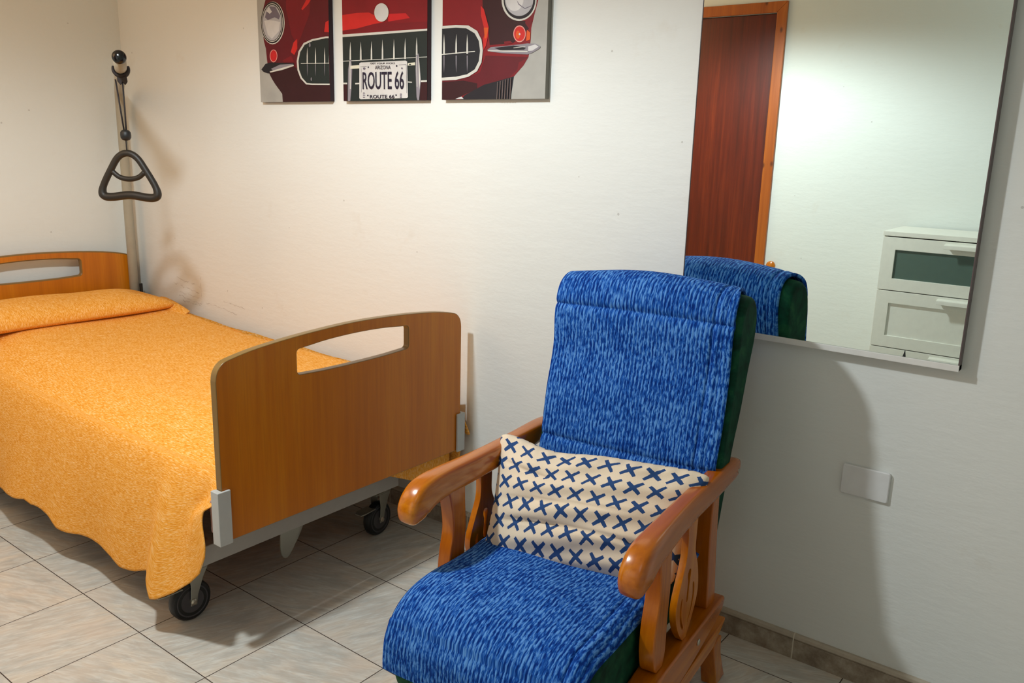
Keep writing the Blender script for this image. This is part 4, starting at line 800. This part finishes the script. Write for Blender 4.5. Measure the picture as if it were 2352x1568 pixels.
lathe('length_adjuster', [(0.004, -0.020), (0.013, -0.017), (0.018, -0.010), (0.019, 0.0), (0.018, 0.010), (0.013, 0.017), (0.004, 0.020)], M_black, ez, hp(0.0, 1.403), gh, True, 20)
# hook clip gripping the tube
hk = hc+Vector((0, 0, 0)); ring = []
for k in range(17):
    a = math.radians(200+ (340-200+0)*0) ; a = math.radians(165+210*k/16)
    ring.append(hc+side*(0.0285*math.cos(a))+ez*(0.0285*math.sin(a)))
tube('hook_clip', ring, [0.003+0.0045*math.sin(math.pi*k/16) for k in range(17)], M_strap, gh, True, seg=10, flat=2.0)
prism('hook_foot', [[(-0.016, 0.006), (0.018, 0.006), (0.022, -0.022), (0.012, -0.034), (0.004, -0.022), (-0.004, -0.034), (-0.016, -0.020)]], -0.008, 0.008, lambda a, b, d: tuple(hc+side*a+adir*d+ez*(b-0.026)), M_strap, gh, True, 0.003)

# ------------------------------------------------------------ armchair
CH_R = math.radians(5.2)
ch = thing('armchair', 'gliding armchair with varnished honey wood arms and bottle green velvet pads', 'armchair', (3.07, -0.55, 0), CH_R)
VZ = lambda a, b, d: (d, a, b)
def padded(name, prof, u0, u1, mat, crown, nu=15):
    P = catmull(prof, 5, True); n = len(P); V = []; F = []
    for i in range(nu):
        u = u0+(u1-u0)*i/(nu-1); c = 1-((u-(u0+u1)/2)/((u1-u0)/2))**2
        for a, b in P:
            da, db = crown(a, b, c); V.append((u, a+da, b+db))
    for i in range(nu-1):
        for k in range(n): F.append((i*n+k, i*n+(k+1) % n, (i+1)*n+(k+1) % n, (i+1)*n+k))
    F.append(tuple(range(n))); F.append(tuple((nu-1)*n+k for k in range(n))[::-1])
    o = mesh(name, V, F, mat, ch)
    bm = bmesh.new(); bm.from_mesh(o.data); bmesh.ops.recalc_face_normals(bm, faces=bm.faces); bm.to_mesh(o.data); bm.free()
    return bevel(o, 0.020, 4, 55)
def cback(a, b, c): return (-0.008*c*(1 if a < 0.28 else 0), 0.022*c*sstep(0.95, 1.05, b))
def cseat(a, b, c): return (-0.010*c*sstep(-0.40, -0.45, a), 0.016*c*(1 if b > 0.35 else 0))
padded('back_pad', [(0.150, 0.42), (0.168, 0.53), (0.188, 0.64), (0.216, 0.76), (0.242, 0.87), (0.248, 0.965), (0.264, 1.020), (0.298, 1.048), (0.338, 1.050), (0.370, 1.028), (0.384, 0.985), (0.378, 0.93), (0.350, 0.86), (0.316, 0.76), (0.272, 0.66), (0.238, 0.55), (0.205, 0.45), (0.175, 0.395)], -0.236, 0.284, M_velvet, cback)
padded('seat_pad', [(0.13, 0.30), (0.150, 0.35), (0.125, 0.385), (0.0, 0.382), (-0.2, 0.392), (-0.36, 0.388), (-0.415, 0.362), (-0.442, 0.31), (-0.442, 0.22), (-0.42, 0.18), (-0.36, 0.190), (-0.25, 0.24), (0.0, 0.275)], -0.244, 0.244, M_velvet, cseat)
def armrest(name, c, s, par):
    """rounded bar that swells and turns down at its front end"""
    S = [(0.332, 0.608, 0.004, 0.004), (0.329, 0.608, 0.014, 0.014), (0.315, 0.609, 0.021, 0.021), (0.29, 0.611, 0.024, 0.026), (0.24, 0.611, 0.025, 0.029), (0.12, 0.607, 0.024, 0.031), (0.0, 0.605, 0.0235, 0.032), (-0.12, 0.603, 0.025, 0.034), (-0.20, 0.602, 0.027, 0.036), (-0.255, 0.598, 0.029, 0.038),
         (-0.288, 0.589, 0.030, 0.040), (-0.308, 0.573, 0.030, 0.038), (-0.313, 0.557, 0.0285, 0.034), (-0.312, 0.545, 0.024, 0.028), (-0.311, 0.538, 0.016, 0.019), (-0.311, 0.535, 0.004, 0.005)]
    P = catmull(S, 4); V = []; F = []; n = 28
    for i, (v, z, ru, rn) in enumerate(P):
        p, q_ = P[max(0, i-1)], P[min(len(P)-1, i+1)]; l = math.hypot(q_[0]-p[0], q_[1]-p[1]); tv, tz = (q_[0]-p[0])/l, (q_[1]-p[1])/l; nv, nz = -tz, tv
        for k in range(n):
            a = 2*math.pi*k/n; ca, sa = math.cos(a), math.sin(a); e = 0.50
            du = math.copysign(abs(ca)**e, ca)*ru; dn = math.copysign(abs(sa)**e, sa)*rn
            bow = 0.010*s*sstep(0.0, -0.30, v)
            V.append((c+du+bow, v+nv*dn, z+nz*dn))
    for i in range(len(P)-1):
        for k in range(n): F.append((i*n+k, i*n+(k+1) % n, (i+1)*n+(k+1) % n, (i+1)*n+k))
    F.append(tuple(range(n))[::-1]); F.append(tuple((len(P)-1)*n+k for k in range(n)))
    o = mesh(name, V, F, M_chairwood, par, smooth=True)
    bm = bmesh.new(); bm.from_mesh(o.data); bmesh.ops.recalc_face_normals(bm, faces=bm.faces); bm.to_mesh(o.data); bm.free()
    return o
FPOST = catmull([(-0.212, 0.59), (-0.195, 0.53), (-0.188, 0.47), (-0.200, 0.41), (-0.206, 0.35), (-0.196, 0.30), (-0.184, 0.283)], 4)+catmull([(-0.150, 0.283), (-0.138, 0.32), (-0.138, 0.41), (-0.134, 0.47), (-0.138, 0.53), (-0.140, 0.59)], 4)
RPOST = catmull([(0.118, 0.595), (0.116, 0.50), (0.124, 0.40), (0.136, 0.283)], 4)+catmull([(0.196, 0.283), (0.184, 0.36), (0.172, 0.45), (0.160, 0.595)], 4)
SPLAT = catmull([(-0.046, 0.59), (-0.040, 0.545), (-0.042, 0.50), (-0.062, 0.455), (-0.084, 0.405), (-0.084, 0.365), (-0.062, 0.320), (-0.030, 0.283)], 5)+catmull([(-0.008, 0.283), (0.022, 0.320), (0.048, 0.365), (0.050, 0.405), (0.036, 0.455), (0.014, 0.50), (0.012, 0.545), (0.014, 0.59)], 5)
def slotloop(pts, r):
    L = []; R = []
    for i, (a, b) in enumerate(pts):
        p, q_ = pts[max(0, i-1)], pts[min(len(pts)-1, i+1)]; dx, dy = q_[0]-p[0], q_[1]-p[1]; l = math.hypot(dx, dy)
        rr = r[i]; L.append((a-dy/l*rr, b+dx/l*rr)); R.append((a+dy/l*rr, b-dx/l*rr))
    return L+R[::-1]
H1 = slotloop(catmull([(-0.014, 0.462), (-0.016, 0.450), (-0.015, 0.435), (-0.017, 0.415), (-0.018, 0.380)], 3), [0.005, 0.008, 0.0095, 0.010, 0.0095, 0.008, 0.006, 0.0055, 0.0055, 0.0055, 0.006, 0.006, 0.004])
H2 = slotloop(catmull([(-0.052, 0.402), (-0.056, 0.375), (-0.048, 0.340), (-0.032, 0.315)], 3), [0.003, 0.0045, 0.005, 0.005, 0.005, 0.005, 0.0045, 0.0045, 0.004, 0.003])
H3 = slotloop(catmull([(0.016, 0.416), (0.022, 0.385), (0.014, 0.350), (-0.004, 0.320)], 3), [0.003, 0.0045, 0.005, 0.005, 0.005, 0.005, 0.0045, 0.0045, 0.004, 0.003])
RAIL = catmull([(0.225, 0.285), (0.10, 0.283), (-0.05, 0.283), (-0.18, 0.281), (-0.225, 0.272), (-0.238, 0.250), (-0.230, 0.222), (-0.195, 0.204), (-0.12, 0.196), (-0.03, 0.200), (0.07, 0.216), (0.17, 0.238), (0.215, 0.252)], 4, True)
for s in (-1, 1):
    c = 0.274*s
    io = (lambda a, b: (c+a, c+b)) if s > 0 else (lambda a, b: (c-b, c-a))     # inner..outer
    armrest('armrest', c, s, ch)
    prism('arm_post', [FPOST], *io(-0.017, 0.021), VZ, M_chairpost, ch, bev=0.004, seg=3, ang=50)
    prism('arm_post', [RPOST], *io(-0.017, 0.021), VZ, M_chairpost, ch, bev=0.004, seg=3, ang=50)
    prism('splat', [SPLAT, H1, H2, H3], *io(0.004, 0.021), VZ, M_chairpost, ch, bev=0.0012, seg=2, ang=50)
    prism('side_rail', [RAIL], *io(-0.026, 0.037), VZ, M_chairwood, ch, bev=0.006, seg=3, ang=50)
    BR = [(0.285, 0.192), (-0.30, 0.172), (-0.315, 0.158), (-0.308, 0.135), (0.192, 0.148)]
    prism('base_rail', [BR], *io(-0.02, 0.030), VZ, M_chairwood, ch, bev=0.004)
    prism('base_leg', [catmull([(0.198, 0.150), (0.215, 0.10), (0.238, 0.04), (0.250, 0.0)], 3)+catmull([(0.318, 0.0), (0.296, 0.04), (0.266, 0.10), (0.262, 0.150)], 3)], *io(-0.014, 0.029), VZ, M_chairpost, ch, bev=0.004)
    prism('base_leg', [[(-0.28, 0.148), (-0.305, 0.08), (-0.33, 0.0), (-0.27, 0.0), (-0.25, 0.08), (-0.22, 0.148)]], *io(-0.014, 0.029), VZ, M_chairpost, ch, bev=0.004)
    lathe('bolt_head', [(0.008, 0.0), (0.0085, 0.002), (0.006, 0.004), (0.001, 0.0045)], M_bolt, (s, 0, 0), (s*0.311, 0.038, 0.250), ch, seg=16)
    lathe('arm_screw', [(0.006, 0.0), (0.006, 0.0015), (0.001, 0.0025)], M_bolt, (s, 0, 0), (s*(0.274+0.0235), 0.292, 0.606), ch, seg=14)
for va, vb in ((-0.215, -0.175), (0.10, 0.14)):
    boxes('cross_board', [(-0.247, 0.247, va, vb, 0.235, 0.262)], M_chairwood, ch, bev=0.003)
boxes('base_stretcher', [(-0.26, 0.26, 0.225, 0.255, 0.06, 0.10)], M_chairwood, ch, bev=0.003)
boxes('base_stretcher', [(-0.26, 0.26, -0.30, -0.27, 0.06, 0.10)], M_chairwood, ch, bev=0.003)

# blue knitted throw: runs from the seat front, up the back and over its top
PATH = catmull([(-0.454, 0.245), (-0.456, 0.285), (-0.453, 0.325), (-0.430, 0.372), (-0.385, 0.397), (-0.31, 0.405), (-0.2, 0.407), (-0.08, 0.402), (0.03, 0.400), (0.105, 0.410), (0.136, 0.450), (0.152, 0.53), (0.174, 0.64), (0.203, 0.76), (0.230, 0.87), (0.236, 0.965), (0.252, 1.028), (0.292, 1.060), (0.340, 1.062), (0.378, 1.038), (0.394, 0.990), (0.390, 0.94), (0.374, 0.885)], 16)
SS = [0.0]
for a, b in zip(PATH, PATH[1:]): SS.append(SS[-1]+math.hypot(b[0]-a[0], b[1]-a[1]))
tot = SS[-1]
def zfind(z0):
    for (a, b), s in zip(PATH, SS):
        if s > 0.85 and b >= z0: return s
S_SEAMS = [zfind(0.632), zfind(0.985)]
S_CREASE = next(s for (a, b), s in zip(PATH, SS) if a > 0.13)
def throw():
    V = []; F = []; UV = []; nu = 110; N = len(PATH); rnd = random.Random(3)
    for i, (a, b) in enumerate(PATH):
        p, q_ = PATH[max(0, i-1)], PATH[min(N-1, i+1)]; l = math.hypot(q_[0]-p[0], q_[1]-p[1]); nx, nz = -(q_[1]-p[1])/l, (q_[0]-p[0])/l
        s = SS[i]; seat = 1-sstep(S_CREASE-0.10, S_CREASE+0.02, s)
        over = sstep(tot-0.30, tot-0.20, s)
        ul = -0.248*seat-0.224*(1-seat)+0.003*math.sin(s*9); ur = (0.250-0.010*sstep(-0.10, -0.35, a))*seat+0.272*(1-seat)+0.003*math.sin(s*7+1)*(1-seat)-0.016*over; uc = 0.026*(1-seat)
        for k in range(nu):
            f = k/(nu-1); u = ul+(ur-ul)*f; c = 1-((u-uc)/0.262)**2; c = max(c, 0)
            off = 0.004-0.006*over
            # quilting seams
            for S in S_SEAMS: off -= 0.009*math.exp(-((s-S)/0.007)**2)
            off -= 0.006*math.exp(-((u-uc*0.8-0.200)/0.005)**2)
            off -= 0.003*math.exp(-((u-uc*0.8-0.226)/0.004)**2)
            off += 0.005*math.sin(s*24+u*6)*math.sin(u*13+1)*(0.5+0.5*seat)
            # soft puffing and edge sag
            dz = 0.016*c*(seat if b > 0.35 else seat*0.3)+0.022*c*sstep(0.95, 1.05, b)
            dv = -0.008*c*(1-seat)*(1-over)-0.010*c*sstep(-0.42, -0.46, a)
            if seat > 0 and a > -0.44:
                e = max(0, (u-ur+0.035)/0.035); dz -= 0.026*e*e*seat*sstep(0.0, -0.12, a)
                e = max(0, (-u-0.215)/0.04); dz -= 0.020*e*e*seat
                dz += 0.022*math.exp(-((u-0.235)/0.018)**2)*math.exp(-((a+0.02)/0.10)**2)*seat
            e = max(0, (abs(u-uc)-0.225)/0.03); dback = 0.006*e*e*(1-seat)
            V.append((u, a+nx*off+dv+dback*(1-over), b+nz*off+dz)); UV.append((s, u))
    for i in range(N-1):
        for k in range(nu-1): q0 = i*nu+k; F.append((q0, q0+1, q0+nu+1, q0+nu))
    return V, F, UV
V, F, UV = throw()
th = thing('chair_throw', 'blue ribbed knitted throw covering the seat and back of the armchair', 'throw', (3.07, -0.55, 0), CH_R)
o = mesh('knitted_strip', V, F, M_throw, th, smooth=True, uv=UV)
sm = o.modifiers.new('solid', 'SOLIDIFY'); sm.thickness = 0.009; sm.offset = 0.0

# cushion with crosses
def cushion():
    TL, TR = Vector((-0.288, 0.055, 0.668)), Vector((0.300, 0.095, 0.668)); BL, BR = Vector((-0.225, -0.115, 0.388)), Vector((0.275, -0.055, 0.412))
    nu, nv = 90, 56; V = []; F = []; UV = []
    N = (TR-TL).cross(BL-TL).normalized()
    if N.y > 0: N = -N                       # towards the sitter
    WU, WV = 0.565, 0.335
    for sgn in (1, -1):
        for i in range(nu):
            for j in range(nv):
                a = i/(nu-1); b = j/(nv-1)
                # edges pulled in between the pointed corners
                ea = a*2-1; eb = b*2-1
                p = TL.lerp(TR, a).lerp(BL.lerp(BR, a), b)
                pin = (TL+TR+BL+BR)/4
                du = (TR-TL).normalized(); dn = (BL-TL).normalized()
                p = p-du*(0.018*ea*(1-eb*eb))-(du*ea+dn*eb)*(0.016*(ea*eb)**8)
                p = p-dn*(0.016*eb*(1-ea*ea))
                if eb < 0: p = p+dn*(0.020*(-eb)*math.exp(-((ea+0.45)/0.35)**2))
                p = p-du*0.0
                if eb > 0: p = p+Vector((0, 0, -0.018))*eb*(1-ea*ea)
                t = max(0, (1-ea**4)*(1-eb**4)); prof = (max(0, 1-ea*ea)**0.55)*(max(0, 1-eb*eb)**0.5)
                thick = 0.078*prof
                wr = 0.0045*math.sin(eb*15+ea*2.2+1.5*math.sin(ea*2.0))*sstep(0, 0.5, (1-abs(ea)))*sstep(0, 0.25, 1-abs(eb))
                wr += 0.0035*math.sin(ea*13+eb*5)*sstep(-0.2, -0.8, eb)
                wr -= 0.010*math.exp(-((eb-0.38-0.10*ea*ea)/0.035)**2)*sstep(0.98, 0.6, abs(ea))
                wr -= 0.008*math.exp(-((eb-0.02+0.12*ea)/0.03)**2)*sstep(-0.95, -0.6, ea)*sstep(0.75, 0.2, ea)
                wr -= 0.007*math.exp(-((eb+0.42-0.2*(ea+0.6))/0.03)**2)*sstep(-0.98, -0.8, ea)*sstep(0.1, -0.4, ea)
                wr += 0.004*math.sin(ea*40)*math.exp(-((eb+0.93)/0.10)**2)
                p = p+N*((thick if sgn > 0 else -thick*0.8)+(wr if sgn > 0 else 0)*min(1, prof*2))
                V.append(tuple(p)); UV.append((a*WU+0.010, -b*WV+0.012))
        off = 0 if sgn > 0 else nu*nv
        for i in range(nu-1):
            for j in range(nv-1):
                q0 = off+i*nv+j; f = (q0, q0+1, q0+nv+1, q0+nv); F.append(f if sgn > 0 else f[::-1])
    return V, F, UV
V, F, UV = cushion()
cu = mesh('cushion', V, F, M_cross, None, smooth=True, uv=UV)
bm = bmesh.new(); bm.from_mesh(cu.data); bmesh.ops.remove_doubles(bm, verts=bm.verts, dist=0.0004); bmesh.ops.recalc_face_normals(bm, faces=bm.faces); bm.to_mesh(cu.data); bm.free()
cu.location = (3.07, -0.55, 0); cu.rotation_euler = (0, 0, CH_R)
tag(cu, 'cream oblong cushion printed with dark blue crosses, leaning on the armchair back', 'cushion')

# ------------------------------------------------------------ chest of drawers, seen in the mirror
cd = thing('chest_of_drawers', 'white chest of drawers with a frosted glass top drawer, seen in the mirror', 'chest of drawers', (3.42, -2.42, 0))
X0, X1, YF, YB = 3.030, 3.810, -2.222, -2.60
boxes('carcass', [(X0, X0+0.018, YB, YF-0.020, 0.0, 1.022), (X1-0.018, X1, YB, YF-0.020, 0.0, 1.022), (X0+0.018, X1-0.018, YB, YB+0.008, 0.06, 1.022), (X0+0.018, X1-0.018, YB+0.01, YF-0.025, 0.06, 0.078), (X0+0.018, X1-0.018, YF-0.06, YF-0.03, 0.0, 0.19)], M_white, cd, True, 0.001)
boxes('top_board', [(X0-0.002, X1+0.002, YB, YF+0.002, 1.023, 1.046)], M_white, cd, True, 0.002)
for n, (z0, z1) in enumerate(((0.760, 1.018), (0.476, 0.756), (0.192, 0.472))):
    dw = prism('drawer', [[(X0+0.001, z0), (X1-0.001, z0), (X1-0.001, z1), (X0+0.001, z1)], [(X0+0.062, z0+0.058), (X0+0.062, z1-0.060), (X1-0.062, z1-0.060), (X1-0.062, z0+0.058)]], YF-0.018, YF, lambda a, b, d: (a, d, b), M_white, cd, True, 0.0015)
    L = cd.location
    fp = boxes('glass_panel' if n == 0 else 'inset_panel', [(X0+0.060-L.x, X1-0.060-L.x, YF-0.016-L.y, YF-0.009-L.y, z0+0.056-L.z, z1-0.058-L.z)], M_frost if n == 0 else M_white, dw)
    if n == 0: fp['label'] = 'dark frosted glass panel'
    hx0, hx1 = 3.309, 3.531
    hn = prism('handle', [[(YF-0.002, z1-0.010), (YF+0.032, z1-0.014), (YF+0.034, z1-0.018), (YF+0.034, z1-0.034), (YF+0.030, z1-0.034), (YF+0.029, z1-0.019), (YF-0.002, z1-0.016)]], hx0, hx1, lambda a, b, d: (d-L.x, a-L.y, b-L.z), M_white, dw, False, 0.001)
    if n == 2:
        st = boxes('sticker', [(3.32-L.x, 3.50-L.x, YF+0.0335-L.y, YF+0.0345-L.y, z1-0.032-L.z, z1-0.020-L.z)], plain('sticker_paper', (240, 242, 240), 0.5), dw)
        lathe('sticker_mark', [(0.004, 0), (0.004, 0.0006)], M_black, (0, 1, 0), (3.405-L.x, YF+0.0345-L.y, z1-0.026-L.z), dw, seg=12)

# small wooden knob on the opposite wall, seen in the mirror just above the chair back
kb = lathe('wall_peg', [(0.010, 0.0), (0.010, 0.020), (0.020, 0.026), (0.027, 0.036), (0.026, 0.046), (0.016, 0.054), (0.003, 0.056)], M_chairwood, (0, 1, 0), (2.350, DY, 0.766))
tag(kb, 'small round wooden knob on the wall beside the door, seen in the mirror', 'knob')
